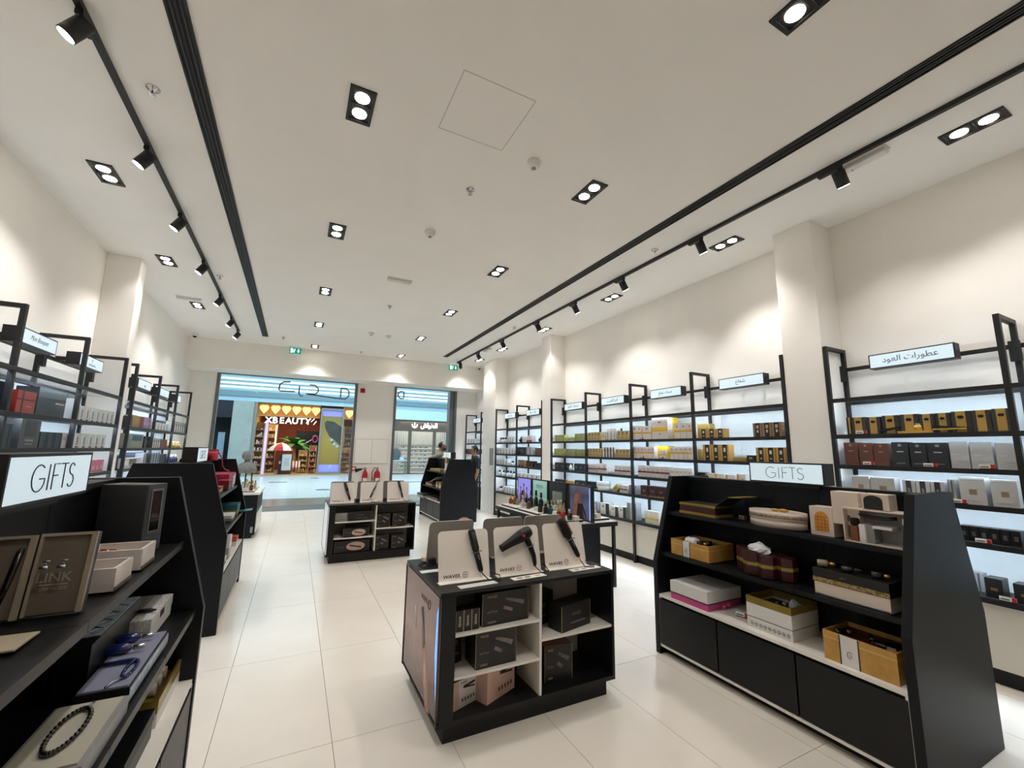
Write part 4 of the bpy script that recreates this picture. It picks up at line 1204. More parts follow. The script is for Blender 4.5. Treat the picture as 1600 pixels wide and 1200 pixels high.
for k in range(1, 5):
    g.box(-.0435, -.0425, 1.597 - 1.54 - .04, 1.597 - 1.54 + .04, .03 + .022 * k - .001, .03 + .022 * k + .001)
g.obj('window_grille', mat('brown_line', '6d3f1c', .5, noise=0), wn)
MB().cyl((-.0405, -.09, .13), (-.043, -.09, .13), .02, n=20).obj('round_emblem', mat('emblem_brown', '6b5a4c', .4, noise=.2, scale=80), t)
# open display box beside it
t = thing('gift_box', 'open cream presentation box showing two perfume bottles and black tassel', 'gift box', (3.04, 1.29, 1.112))
for nm_, a in (('side', (1.448, 1.455, 1.112, 1.3)), ('side', (1.125, 1.132, 1.112, 1.3)), ('roof', (1.125, 1.455, 1.3, 1.308)), ('floor_board', (1.132, 1.448, 1.112, 1.118))):
    wb(t, nm_, CREAMC, 2.985, 3.1, *a)
wb(t, 'back_board', GCARD, 3.092, 3.1, 1.132, 1.448, 1.118, 1.3)
for a in ((1.31, 1.345), (1.345, 1.375)):
    wb(t, 'foam_step', GCARD if a[0] < 1.33 else WCARD, 2.985 + .02 * (a[0] < 1.33), 3.09, a[0], a[1], 1.118, 1.22)
wb(t, 'foam_step', WCARD, 2.99, 3.09, 1.22, 1.31, 1.205, 1.22)
MB().tube([(0, .1, .16), (-.02, .04, .152), (-.02, -.04, .15), (0, -.08, .157)], .011).obj('black_tassel', BCARD, t)
t = thing('gift_box', 'cream cube with black arch on top of the presentation box', 'gift box', (3.05, 1.3, 1.31))
wb(t, 'box_body', CREAMC, 3.005, 3.1, 1.225, 1.355, 1.31, 1.398, .002)
p = [(-.045, 0), (.045, 0), (.045, .05)] + arc(0, .05, .045, .028, 0, 180, 8)[1:]
MB().prism([(a, b + .002) for a, b in p], 'x', -.048, -.045).obj('black_arch', BCARD, t)
bottle('perfume_bottle', 'square amber bottle with black cap inside the presentation box', 'bottle', (3.03, 1.41, 1.119), .13, .026, AMBER, BFLAT, square=True, capr=.85, caph=.32)
bottle('perfume_bottle', 'slim clear spray bottle inside the presentation box', 'bottle', (3.03, 1.165, 1.119), .16, .02, mat('clear_card_glass', 'b9bcb9', .1, noise=0), WPLAST, capr=.9, caph=.25)
# gold wood box, middle shelf


def wood_gift(label, x0, x1, y0, y1, z, h, ya, yb):
    t = thing('gift_box', label, 'gift box', ((x0 + x1) / 2, (y0 + y1) / 2, z))
    e = .008
    for a in ((x0, x0 + e, y0, y1), (x1 - e, x1, y0, y1), (x0 + e, x1 - e, y0, y0 + e), (x0 + e, x1 - e, y1 - e, y1)):
        wb(t, 'side_board', GWOOD, *a, z, z + h)
    wb(t, 'insert', MAROON, x0 + e, x1 - e, y0 + e, y1 - e, z, z + h - .025)
    for a in ((x0 - .0015, x0, ya, yb, z, z + h), (x1, x1 + .0015, ya, yb, z, z + h)):
        wb(t, 'white_band', WCARD, *a)
    for yy in (ya, yb):
        wb(t, 'dark_line', INK, x0 - .002, x0 - .0014, yy - .003, yy + .003, z, z + h)
    l = t.location
    hl = MB().box(x0 - .001 - l.x, x1 + .001 - l.x, y0 - .001 - l.y, y1 + .001 - l.y, h - .036, h - .033)
    hl.obj('lid_seam', mat('seam_gold', 'dcbf83', .4, noise=0), t)
    strokes('emblem', [arc(0, 0, .012, .018, 30, 300, 8), [(.0, .0), (.012, -.006)]], .0012, DGREY, t, (x0 - .003 - l.x, (ya + yb) / 2 - l.y, h * .4), (PI / 2, 0, R90))
    return t


wood_gift('gold wooden box with white band and tissue on the middle shelf', 2.87, 3.16, 2.325, 2.69, .793, .12, 2.50, 2.57)
wood_gift('open gold wooden box with white band on the white counter', 2.835, 3.105, 1.2, 1.545, .46, .155, 1.37, 1.46)


def crumple(label, loc, r, seed):
    rr = random.Random(seed)
    m = MB().ell((0, 0, r[2] * .6), r, 12, 7)
    m.v = [(x * rr.uniform(.75, 1.15), y * rr.uniform(.75, 1.15), max(0, z * rr.uniform(.75, 1.2))) for x, y, z in m.v]
    m.sm = [False] * len(m.sm)
    return tag(m.obj('tissue_paper', TISSUE, None, loc), label, 'tissue')


crumple('crumpled white tissue in the gold box on the middle shelf', (2.98, 2.56, .885), (.06, .075, .028), 3)
for k, (x, y, h) in enumerate(((2.95, 2.45, .07), (3.02, 2.42, .08))):
    bottle('perfume_bottle', ('small black bottle with gold neck lying in the middle-shelf gold box', 'larger black bottle lying at the back of middle-shelf gold box')[k], 'bottle', (x, y, .888), h, .018, DGLASS, GOLD, rz=.5 + k, lying=True)
for k, (x, y, h, r, l) in enumerate(((2.91, 1.47, .1, .02, 'black bottle lying at the far end of counter gold box'), (2.96, 1.36, .09, .02, 'black bottle lying mid way in the counter gold box'),
                                     (2.9, 1.3, .07, .018, 'small black bottle lying at the front of counter gold box'))):
    bottle('perfume_bottle', l, 'bottle', (x, y, .59), h, r, DGLASS, BFLAT if k else GOLD, rz=1.2 + k, lying=True)
t = thing('incense_dish', 'round black and gold dish in the counter gold box', 'dish', (2.93, 1.245, .59))
MB().lathe([(.04, 0), (.045, .012), (.045, .03), (.04, .03)], 20).obj('dish', DGLASS, t)
MB().lathe([(.0455, .01), (.0455, .018)], 24).obj('gold_band', GOLD, t)
# maroon hexagonal cluster
t = thing('gift_box', 'maroon zigzag box of hexagon columns with gold bands', 'gift box', (3.0, 1.96, .793))
hexs = [(.0, -.14), (-.055, -.045), (.05, -.05), (-.06, .06), (.05, .055), (0, .15)]
for x, y in hexs:
    pr = [(x + .062 * math.cos(PI / 3 * i), y + .062 * math.sin(PI / 3 * i)) for i in range(6)]
    h = .14 + .02 * (y > .04)
    MB().prism(pr, 'z', 0, .062).obj('lower_column', MAROON, t)
    pr2 = [(x + .064 * math.cos(PI / 3 * i), y + .064 * math.sin(PI / 3 * i)) for i in range(6)]
    MB().prism(pr2, 'z', .062, .084).obj('gold_band', GOLDC, t)
    MB().prism(pr, 'z', .084, h).obj('upper_column', MAROON, t)
crumple('white tissue on top of the maroon hexagon box', (2.96, 1.98, .935), (.05, .075, .04), 5)
# long black and cream box
t = thing('gift_box', 'long cream and black box with gold ornament strip', 'gift box', (2.985, 1.4, .793))
wb(t, 'box_base', CREAMC, 2.87, 3.1, 1.215, 1.585, .793, .868, .002)
wb(t, 'lid', BCARD, 2.867, 3.103, 1.212, 1.588, .868, .945, .002)
wb(t, 'ornament_strip', mat('gold_ornament', '8d7747', .4, noise=.8, scale=70), 2.8655, 2.867, 1.212, 1.588, .872, .895)
wb(t, 'foil_edge', SILVERM, 2.8685, 2.87, 1.215, 1.585, .794, .805)
text(arabic('\u0639\u0637\u0648\u0631'), .014, GOLD, t, (-.1195, .03, .125), (PI / 2, 0, R90))
text('GIFT SET', .008, DGREY, t, (-.1165, .0, .045), (PI / 2, 0, R90)) if False else None
for k, (y, r, h, b, c, l) in enumerate(((1.54, .022, .09, mat('smoke_glass', '9a8f78', .1, metal=.5, noise=0), GOLD, 'gold necked clear bottle lying on the long black box'),
                                        (1.41, .018, .09, DGLASS, BFLAT, 'black bottle lying in the middle of long black box'),
                                        (1.27, .02, .08, DGLASS, GOLD, 'black bottle with gold bands lying on long black box'))):
    bottle('perfume_bottle', l, 'bottle', (2.93, y, .946), h, r, b, c, rz=.5, lying=True)
# white box over pink base
t = thing('gift_box', 'large white lidded box on a pink base with a ribbon bow', 'gift box', (3.0, 2.5, .46))
wb(t, 'pink_base', PINK, 2.815, 3.19, 2.315, 2.66, .46, .503)
wb(t, 'dark_gap', MAROON, 2.825, 3.18, 2.325, 2.65, .503, .513)
wb(t, 'white_lid', WCARD, 2.812, 3.195, 2.312, 2.663, .513, .597, .002)
for a in (-1, 1):
    MB().ell((.0, -.2, .022 + a * .003), (.02, .018, .018), 10, 6).obj('ribbon_loop', PINK, t, (.05 * a * .5 + .0, 0, 0))
text('GEORGE', .02, DGREY, t, (0, 0, .1375), (0, 0, R90)) if False else None
strokes('printed_emblem', [arc(0, .02, .02, .012, 0, 330, 10), [(-.05, -.01), (.05, -.01)]], .0012, GREY, t, (0, 0, .1378), (0, 0, R90))
price_tag((2.95, 2.14, .46), R90 + .25, 'white and red price tag between the pink and gold trimmed boxes')
# white box with gold open tray
t = thing('gift_box', 'white patterned box with gold rimmed open top full of bottles', 'gift box', (3.005, 1.885, .46))
wb(t, 'box_base', WCARD, 2.86, 3.15, 1.735, 2.035, .46, .525, .002)
wb(t, 'dark_gap', BCARD, 2.866, 3.144, 1.741, 2.029, .525, .531)
e = .006
x0, x1, y0, y1 = 2.86, 3.15, 1.735, 2.035
for a in ((x0, x0 + e, y0, y1), (x1 - e, x1, y0, y1), (x0 + e, x1 - e, y0, y0 + e), (x0 + e, x1 - e, y1 - e, y1)):
    wb(t, 'white_wall', WCARD, *a, .531, .615)
    wb(t, 'gold_rim', GOLDC, *a, .615, .66)
wb(t, 'insert', BCARD, x0 + e, x1 - e, y0 + e, y1 - e, .531, .6)
for k in range(9):
    strokes('printed_flower', [arc(0, 0, .009, .009, 0, 330, 6)], .003, GREY, t, (-.1465, -.125 + .03 * k, .03), (PI / 2, 0, R90), 4)
for k, (x, y, l) in enumerate(((2.92, 1.98, 'silver capped bottle lying at the far end of the gold rimmed box'), (2.95, 1.9, 'silver bottle lying across the gold rimmed box'), (3.02, 1.84, 'small silver bottle at the back of the gold rimmed box'))):
    bottle('perfume_bottle', l, 'bottle', (x, y, .601), .12, .02, SILVERM, WPLAST, rz=.9 + .9 * k, lying=True)
crumple('white tissue tucked in the gold rimmed box', (2.99, 1.79, .605), (.03, .03, .045), 8)

# ------------------------------------------------------------------ boxed gifts on the corner stand
TAUPE = mat('taupe_card', '6d6357', .45, noise=.05)
TAUPE_L = mat('taupe_light', '9a8f7f', .45, noise=.05)
MARBLE = mat('marble_card', 'd6cbc6', .35, noise=.14, scale=10)
NAVYGL = mat('navy_glass', '1a2760', .1, noise=.1, coat=.4)


def lid_panel(label, x0, x1, y, z0, z1, tilt):
    t = thing('presentation_box', label, 'gift box', ((x0 + x1) / 2, y, z0), rot=(-tilt, 0, 0))
    w, h = (x1 - x0) / 2, z1 - z0
    B(-w, w, 0, .022, 0, h).obj('back_board', BCARD, t)
    B(-w + .003, w - .003, -.004, 0, .003, h - .003).obj('lining', TAUPE, t)
    B(-w, w, -.012, -.0, h - .008, h).obj('top_edge', TAUPE_L, t)
    for s in (-1, 1):
        B(s * w - (.012 if s > 0 else 0), s * w + (0 if s > 0 else .006), -.012, 0, 0, h - .008).obj('side_edge', TAUPE_L, t)
    return t


t = lid_panel('upright taupe LINK presentation box with two cufflinks', -.617, -.497, 1.675, 1.153, 1.365, .2)
LK = mat('print_beige', '9d9283', .5, noise=0)
text('LINK', .024, LK, t, (-.012, -.005, .095), weight=.012)
text('SUPER WOODS', .009, LK, t, (-.012, -.005, .066), weight=.012, width=.06)
B(-.042, .018, -.005, -.004, .0745, .0775).obj('print_line', LK, t)
for k, x in enumerate((-.03, .006)):
    c = thing('cufflink', ('silver cufflink over the letter L of LINK', 'silver cufflink over the letter K of LINK')[k], 'cufflink', (-.557 + x, 1.686, 1.285))
    MB().cyl((0, -.006, 0), (0, -.018, 0), .0035).obj('post', SILVERM, c)
    MB().cyl((-.009, -.02, -.006), (.009, -.02, -.006), .0045).obj('head', SILVERM, c)
    MB().cyl((-.008, -.008, .008), (.008, -.008, .008), .0025).obj('toggle', SILVERM, c)
lid_panel('upright taupe presentation box holding a black pen', -.737, -.62, 1.66, 1.153, 1.365, .2)
c = thing('fountain_pen', 'glossy black pen standing in the taupe presentation box', 'pen', (-.655, 1.665, 1.18))
MB().tube([(-.012, 0, 0), (-.009, 0, .01), (0, .01, .07), (.008, .022, .14), (.011, .024, .15)], [.003, .007, .008, .008, .005], 10).obj('barrel', DGLASS, c)
MB().tube([(.008, .01, .1), (.012, .012, .14)], .0018, 5).obj('clip', SILVERM, c)
t = thing('gift_card', 'beige card lying before the taupe presentation boxes', 'card', (-.6, 1.48, 1.153))
B(-.075, .075, -.06, .05, 0, .004).obj('card', mat('beige_card', 'b9ab95', .4, noise=.05), t)
# marble sets
for k, (y, h, d, l) in enumerate(((1.93, .05, .16, 'white marble-patterned open gift box beside the LINK boxes'), (2.2, .055, .17, 'farther white marble-patterned gift box with a dark bottle'))):
    t = thing('gift_box', l, 'gift box', (-.57, y, 1.153))
    e = .01
    B(-.09, .09, -d / 2, d / 2, 0, .02).obj('box_base', MARBLE, t)
    for a in ((-.09, -.08, -d / 2, d / 2), (.08, .09, -d / 2, d / 2), (-.08, .08, -d / 2, -d / 2 + e), (-.08, .08, d / 2 - e, d / 2)):
        B(*a, .02, h + .02).obj('side_board', MARBLE, t)
    B(-.08, .08, -d / 2 + e, d / 2 - e, .02, .035).obj('insert', mat('beige_insert', 'a79c8d', .6, noise=.05), t)
    B(.0905, .0925, -d / 2, d / 2, 0, .012).obj('grey_edge', TAUPE, t)
    bottle('perfume_bottle', ('dark brown bottle lying in the nearer marble box', 'brown square bottle lying in the farther marble box')[k].replace('nearer', 'first'), 'bottle', (-.58, y - .03, 1.189), .09, .018, AMBER, SILVERM, rz=1.2, lying=True)
t = thing('watch_box', 'tall dark grey upright box with a slim window at the end panel', 'gift box', (-.63, 2.5, 1.153), -.42)
B(-.1, .1, -.05, .06, 0, .29).obj('box_body', DGREY, t, bevel=.003)
B(.1, .104, -.03, .035, .08, .27).obj('window_frame', SILVERM, t)
B(.104, .106, -.022, .027, .09, .26).obj('window_plate', DGLASS, t)
B(.1, .103, -.02, .02, .03, .034).obj('metal_bar', SILVERM, t)
# middle shelf
t = thing('gift_box', 'white dotted gift box with grey stripe on the middle shelf', 'gift box', (-.545, 2.45, .833))
B(-.09, .085, -.17, .17, 0, .045).obj('box_base', WCARD, t)
B(-.092, .087, -.172, .172, .046, .09).obj('lid', mat('dotted_card', 'c9c9c8', .5, noise=.3, scale=140), t)
B(-.03, .02, -.1735, .1735, .0902, .0912).obj('grey_stripe', GREY, t)
B(.0875, .089, -.04, .02, .055, .08).obj('red_label', MAROON, t)
t = thing('pen', 'slim black pen lying on the white dotted gift box', 'pen', (-.54, 2.37, .932))
MB().tube([(-.07, 0, 0), (.06, .0, 0), (.075, 0, 0)], [.007, .007, .003], 10).obj('barrel', BCARD, t)
B(.02, .06, -.0015, .0015, .007, .0095).obj('clip', SILVERM, t)
PATT = mat('silver_pattern', 'a9b8c8', .3, metal=.0, noise=.4, scale=40)  # pale matte tone puts the silver's reflected light into its colour
t = thing('presentation_box', 'raised black lid with a silver zigzag lining', 'gift box', (-.565, 2.2, .833))
B(-.04, .04, -.3, .2, .0, .15).obj('lid_body', BCARD, t)
B(-.036, .036, -.22, .195, .15, .153).obj('patterned_lining', PATT, t)
zz = MB()
zp = [(-.025 + .05 * (i % 2), -.2 + .04 * i, .1545) for i in range(10)]
zz.tube(zp, .0018, 5)
zz.obj('zigzag_line', SILVERM, t)
for i in range(1, 10, 2):
    MB().ell(zp[i], (.004, .004, .002), 8, 4).obj('silver_dot', SILVERM, t)
t = thing('presentation_box', 'open black tray holding blue bottles and prayer beads', 'gift box', (-.55, 1.98, .833)) if False else None
t = thing('gift_tray', 'open black tray with grey lining and blue bottles', 'gift box', (-.475, 1.99, .833), 0)
B(-.045, .085, -.2, .24, 0, .05).obj('box_base', BCARD, t)
B(-.04, .08, -.195, .235, .0505, .056).obj('lining', mat('lilac_grey', '8c8ea6', .5, noise=.03), t)
B(.0855, .087, -.2, .24, .01, .045).obj('patterned_edge', PATT, t)
bottle('perfume_bottle', 'long navy blue square bottle at the back of black tray', 'bottle', (-.475, 2.15, .89), .11, .016, NAVYGL, SILVERM, rz=PI / 2, lying=True, capr=.5)
bottle('perfume_bottle', 'deep blue bottle in the middle of black tray', 'bottle', (-.475, 2.05, .89), .11, .017, NAVYGL, SILVERM, rz=PI / 2, lying=True, capr=.5)
t = thing('pen', 'dark blue pen lying at the front of black tray', 'pen', (-.47, 1.96, .897))
MB().tube([(-.05, .0, 0), (.045, .0, 0), (.055, 0, 0)], [.006, .007, .004], 10).obj('barrel', NAVYGL, t)
B(.0, .04, -.0015, .0015, .006, .0085).obj('clip', SILVERM, t)


def beads(label, pts, r, m, loc, tassel):
    t = thing('prayer_beads', label, 'prayer beads', loc)
    for p in pts:
        link('bead', beads.me.setdefault((r, m.name), MB().ell((0, 0, 0), (r, r, r), 8, 6).mesh('bead', m)), t, p)
    MB().tube(tassel, .003, 5).obj('tassel', SILVERM, t)


beads.me = {}
beads('string of dark blue prayer beads in the black tray', [(.035 * math.cos(a) * .35 + .02, .06 * math.sin(a), .006) for a in [2 * PI * i / 24 for i in range(24)]], .0058, NAVYGL, (-.44, 1.9, .89), [(.02, -.06, .006), (.0, -.085, .006), (-.01, -.11, .004)])
t = thing('gift_tray', 'open grey tray with black prayer beads near the corner', 'gift box', (-.47, 1.6, .833))
B(-.07, .09, -.17, .15, 0, .045).obj('box_base', GCARD, t)
B(-.06, .08, -.16, .14, .0455, .05).obj('lining', mat('pale_lining', 'b7b3a4', .6, noise=.03), t)
beads('string of black prayer beads in the grey tray', [(.03 * math.cos(a), .1 * math.sin(a), .007) for a in [2 * PI * i / 34 for i in range(34)]], .0065, DGLASS, (-.46, 1.59, .884), [(0, .1, .006), (.01, .13, .006)])
# counter
t = thing('gift_box', 'open gold-lined box with cream rolls on the corner counter', 'gift box', (-.5, 2.5, .515))
B(-.11, .1, -.22, .23, 0, .05).obj('box_base', WCARD, t)
for a in ((-.11, -.1, -.22, .23), (.09, .1, -.22, .23), (-.1, .09, -.22, -.21), (-.1, .09, .22, .23)):
    B(*a, .05, .1).obj('gold_wall', GOLDC, t)
B(-.1, .09, -.21, .22, .0505, .06).obj('insert', GOLDC, t)
for k, y in enumerate((2.42, 2.5, 2.58)):
    r = thing('towel_roll', 'cream roll in the gold-lined box, %s from the aisle end' % ORD[k], 'roll', (-.5, y, .577))
    MB().cyl((-.07, 0, .022), (.06, 0, .022), .022).obj('roll', CREAMC, r)
    MB().cyl((-.01, 0, .022), (0, 0, .022), .0228).obj('band', GOLDC, r)
t = thing('gift_box', 'plain black closed box on the corner counter', 'gift box', (-.5, 2.05, .515))
B(-.11, .1, -.16, .17, 0, .06).obj('box_base', BCARD, t)
B(-.113, .103, -.163, .173, .061, .1).obj('lid', NAVYBLK, t)
# ------------------------------------------------------------------ gifts on the aisle stand with the magenta box
MAG = mat('magenta_card', 'a52a55', .4, noise=.05)
TEAL = mat('teal_card', '1f5661', .4, noise=.06)
ORG = mat('orange_card', 'b5522f', .5, noise=.06)
t = thing('gift_box', 'magenta gift box with an open black lid', 'gift box', (-.78, 5.95, 1.153))
B(-.14, .15, -.25, .34, .0, .15).obj('box_body', MAG, t)
B(-.13, .14, -.24, .33, .1505, .154).obj('dark_insert', MAG, t)
B(.151, .153, .2, .32, .01, .14).obj('white_label', WCARD, t)
MB().prism([(-.14, .15), (-.1, .34), (-.09, .34), (-.125, .15)], 'y', -.25, .34).obj('open_lid', BCARD, t)
t = thing('gift_cylinder', 'red ribbon cylinder standing beside the GIFTS sign', 'gift box', (-.80, 5.62, 1.462))
MB().cyl((0, 0, 0), (0, 0, .11), .055, n=20).obj('cylinder', mat('red_card', 'b3243c', .4, noise=.05), t)
MB().cyl((0, 0, .11), (0, 0, .118), .058, n=20).obj('lid', mat('red_card', 'b3243c'), t)
MB().tube([(.055, 0, .09), (.09, .02, .02), (.1, .04, -.06), (.12, .08, -.1), (.16, .12, -.12)], .007, 6).obj('ribbon', MAG, t)
for k, (y, z, w, h, m, l, sub) in enumerate(((5.4, 1.153, .2, .05, ORG, 'orange and white boxed book on the upper shelf', WCARD), (5.6, .833, .28, .06, WCARD, 'open white box on the middle shelf of the aisle stand', GCARD),
                                            (6.05, .833, .3, .12, TEAL, 'teal and gold box on the middle shelf', GOLDC), (5.3, .5, .16, .22, WCARD, 'tall white box on the aisle stand counter', GCARD),
                                            (5.95, .5, .16, .1, ORG, 'orange topped white box on the aisle counter', WCARD), (5.0, .5, .2, .07, CREAMC, 'cream box by the dark end panel of the aisle stand', BCARD))):
    x = (-.74, -.63, -.63, -.6, -.6, -.6)[k]
    t = thing('gift_box', l, 'gift box', (x, y, z))
    B(-.09, .09, -w / 2, w / 2, 0, h * .5).obj('box_base', sub, t)
    B(-.092, .092, -w / 2 - .002, w / 2 + .002, h * .5, h).obj('lid', m, t)
t = thing('gift_box', 'red ornament box with gold pattern below the magenta box', 'gift box', (-.66, 5.68, 1.153))
B(-.05, .05, -.12, .12, 0, .09).obj('box_body', mat('dark_red_card', '5a1a1c', .4, noise=.3, scale=40), t)
B(-.05, .05, -.12, .12, .09, .1).obj('lid', RED, t)
t = thing('price_card', 'white framed price card in front of red ornament box', 'price tag', (-.6, 5.85, 1.153), PI / 2)
B(-.04, .04, 0, .004, 0, .13).obj('card', WCARD, t)
B(-.04, .04, -.005, .03, 0, .004).obj('foot', ACRYL, t)
t = thing('open_lid_box', 'open teal lid box leaning out at the end of the aisle stand', 'gift box', (-.53, 6.2, .833))
MB().prism([(-.1, 0), (.12, .02), (.12, .028), (-.1, .008)], 'y', -.1, .1).obj('lid_flap', TEAL, t)
B(-.12, -.1, -.1, .1, 0, .1).obj('back_board', TEAL, t)
# ------------------------------------------------------------------ gifts on the distant stand
for k, (x0, x1, y0, y1, z, h, m, m2, l) in enumerate(((3.18, 3.3, 9.62, 9.76, 1.098, .34, WCARD, GOLDC, 'tall white and gold box standing on the distant stand'),
                                                      (3.1, 3.32, 9.85, 10.7, 1.098, .05, GWOOD, GOLDC, 'long golden tray box on the upper distant shelf'),
                                                      (3.1, 3.3, 9.4, 9.58, 1.098, .08, GOLDC, CREAMC, 'cream and gold box beside tall white box'),
                                                      (3.0, 3.28, 10.15, 10.7, .743, .07, GWOOD, MAROON, 'brown wooden box on the middle distant shelf'),
                                                      (3.0, 3.24, 9.72, 9.82, .743, .13, CREAMC, GOLDC, 'cream striped box on the middle distant shelf'),
                                                      (3.0, 3.24, 9.45, 9.58, .743, .13, CREAMC, GOLDC, 'cream box beside the dark end of middle distant shelf'),
                                                      (2.84, 3.25, 10.3, 10.85, .455, .09, GCARD, BCARD, 'grey overhanging box on the distant counter'),
                                                      (2.95, 3.25, 9.5, 10.1, .455, .07, TAUPE, MAROON, 'taupe and maroon box on the distant counter'))):
    t = thing('gift_box', l, 'gift box', ((x0 + x1) / 2, (y0 + y1) / 2, z))
    wb(t, 'box_base', m, x0, x1, y0, y1, z, z + h * .6)
    wb(t, 'lid', m2, x0 - .002, x1 + .002, y0 - .002, y1 + .002, z + h * .6, z + h)
t = thing('display_board', 'tilted grey lid board over the middle distant shelf', 'gift box', (3.1, 10.35, .82))
MB().prism([(-.5, .14), (-.5, .155), (.35, -.04), (.35, -.055)][::-1], 'x', -.06, .06).obj('lid_board', GCARD, t)
MB().prism([(-.1, -.0), (-.05, -.0), (-.05, .045), (-.1, .055)], 'x', -.03, .03).obj('support', BCARD, t)

# ================================================================== hair tool counters
PEACH = mat('peach_card', 'cba99d', .45, noise=.08)
BRD = mat('display_card', 'f4ece4', .45, noise=.015)
GRB = mat('display_back', 'a69f97', .5, noise=.02)
SIDEIMG = grad_mat('side_picture', [(0, '3a2a28'), (.25, '6a4a45'), (.5, '8a635a'), (.75, '7a5850'), (1, '6d5049')], 'Z', .25, .12, warp=.5, scale=2.5)


def counter(label, x0, y0, lit_side):
    t = thing('hair_tool_counter', label, 'counter', (x0, y0, 0))
    w, d, h = 1.25, .83, .80
    B(.05, w - .05, .035, d - .035, 0, .1).obj('plinth', BFLAT, t)
    B(0, w, 0, d, .1, .125).obj('bottom_board', BLACK, t)
    B(0, w, 0, d, h - .022, h).obj('worktop', BLACK, t, bevel=.003)
    B(.012, .095, 0, d, .125, h - .022).obj('end_column', BLACK, t)
    B(w - .02, w, 0, d, .125, h - .022).obj('side_panel', BLACK, t)
    B(.095, w - .02, d / 2 - .008, d / 2 + .008, .125, h - .022).obj('middle_panel', mat('niche_shaded_white', 'a8a49e', .5, noise=.02), t)  # white panel, its shade inside the niche put into the grey colour
    for s in (0, 1):
        ya, yb = (.004, d / 2 - .008) if not s else (d / 2 + .008, d - .004)
        B(.655, .672, ya, yb, .125, h - .022).obj('divider', WHITE, t)
        for z in (.55, .325):
            B(.095, .655, ya, yb, z, z + .015).obj('shelf_board', WHITE, t)
        B(.672, w - .02, ya, yb, .43, .445).obj('shelf_board', WHITE, t)
    p = B(0, .012, .012, d - .012, .11, h - .03).obj('side_picture', SIDEIMG if lit_side else mat('lit_side', 'c9cdd0', .4, emit=.5, noise=0), t)
    for a in ((0, .02), (d - .02, d)):
        B(-.004, .0, a[0], a[1], .1, h - .022).obj('picture_frame', BMETAL, t)
    if lit_side:
        TOOL = mat('print_dark', '2b2220', .3, noise=0)
        SKINP = mat('print_skin', 'b98a77', .4, noise=.1)
        q = MB().tube([(0, .18, .1), (0, .24, .28), (0, .3, .42)], [.045, .06, .03], 8)
        q.v = [(-.0012 if x < 0 else 0.0004, y, z) for x, y, z in q.v]
        q.obj('printed_arm', SKINP, p)
        q = MB().tube([(0, .3, .4), (0, .36, .62)], .028, 8)
        q.v = [(-.0016 if x < 0 else 0.0004, y, z) for x, y, z in q.v]
        q.obj('printed_tool', TOOL, p)
        q = MB().tube([(0, .2, .13), (0, .27, .33)], .006, 6)
        q.v = [(-.002 if x < 0 else 0.0004, y, z) for x, y, z in q.v]
        q.obj('printed_highlight', WCARD, p)
        q = MB().tube([(0, .5, .45), (0, .53, .58)], .006, 6)
        q.v = [(-.002 if x < 0 else 0.0004, y, z) for x, y, z in q.v]
        q.obj('printed_highlight', WCARD, p)
        LOG = mat('print_plum', '4d3530', .4, noise=0)
        text('WAVES', .03, LOG, p, (-.001, .34, .68), (PI / 2, 0, R90))
        strokes('logo_ring', [arc(0, 0, .026, .026, 0, 345, 16)], .002, LOG, p, (-.001, .22, .675), (PI / 2, 0, R90))
        MB().prism([(.014, .14), (.024, .2), (.07, .45), (.055, .68), (.014, .75)], 'x', -.002, .0).obj('glow_strip', mat('blue_light_leak', '6aa2e8', .4, emit=1.1, ecol='5d9bea', noise=0), t)  # glowing strip stands for LED light leaking along the picture's loose edge
    return t


CX, CY = .812, 2.468
MX, MY = .495, 6.72
counter('nearby black hair tool counter with a printed side panel', CX, CY, True)
counter('farther black hair tool counter with a white lit side', MX, MY, False)


def board(x, y, face, label, w=.345, logo=True):
    """slanted display card on a foot; face=-1 shows its printed front towards the aisle"""
    t = thing('display_card', label, 'display card', (x, y, .8), 0 if face < 0 else PI)
    k = .2
    p = []
    for cx, cz, a0 in ((w / 2 - .03, .03, -90), (w / 2 - .03, .27, 0), (-w / 2 + .03, .27, 90), (-w / 2 + .03, .03, 180)):
        r = .03 if cz > .1 else .002
        p += [(cx + r * math.cos(math.radians(a0 + 15 * i)) + (0 if r > .01 else (.028 if cx > 0 else -.028)), cz + r * math.sin(math.radians(a0 + 15 * i)) - (0 if r > .01 else .027)) for i in range(7)]
    T = Matrix.Rotation(-k, 4, 'X')
    MB().prism(p, 'y', 0, .004).xf(T).obj('card_face', BRD, t)
    m = MB().prism(p, 'y', .0045, .007).xf(T)
    m.obj('card_back', GRB, t)
    B(-w / 2 - .01, w / 2 - .01, -.055, .0, 0, .004).obj('foot', BRD, t)
    B(-.1, .1, .02, .09, 0, .003).obj('rear_foot', GRB, t)
    if logo:
        q = T @ Vector((-w / 2 + .085, -.001, .028))
        text('WAVES', .02, INK, t, q, (PI / 2 - k, 0, 0), width=.11, shear=.2, weight=.012)
        q = T @ Vector((-w / 2 + .175, -.001, .03))
        strokes('logo_ring', [arc(0, 0, .017, .017, 0, 345, 14), [(-.008, .005), (-.004, -.005), (0, .003), (.004, -.005), (.008, .005)]], .0012, INK, t, q, (PI / 2 - k, 0, 0))
    return t


def on_board(t, u, v, off=.02, w=.345):
    """point on the slanted card, u along it, v up it (metres)"""
    return t.location + Matrix.Rotation(-.2, 4, 'X') @ Vector((u, -off, v))


def cord(label, pts, parent=None):
    t = tag(MB().tube(pts, .0035, 6).obj('electric_cable', BFLAT), label, 'cable')


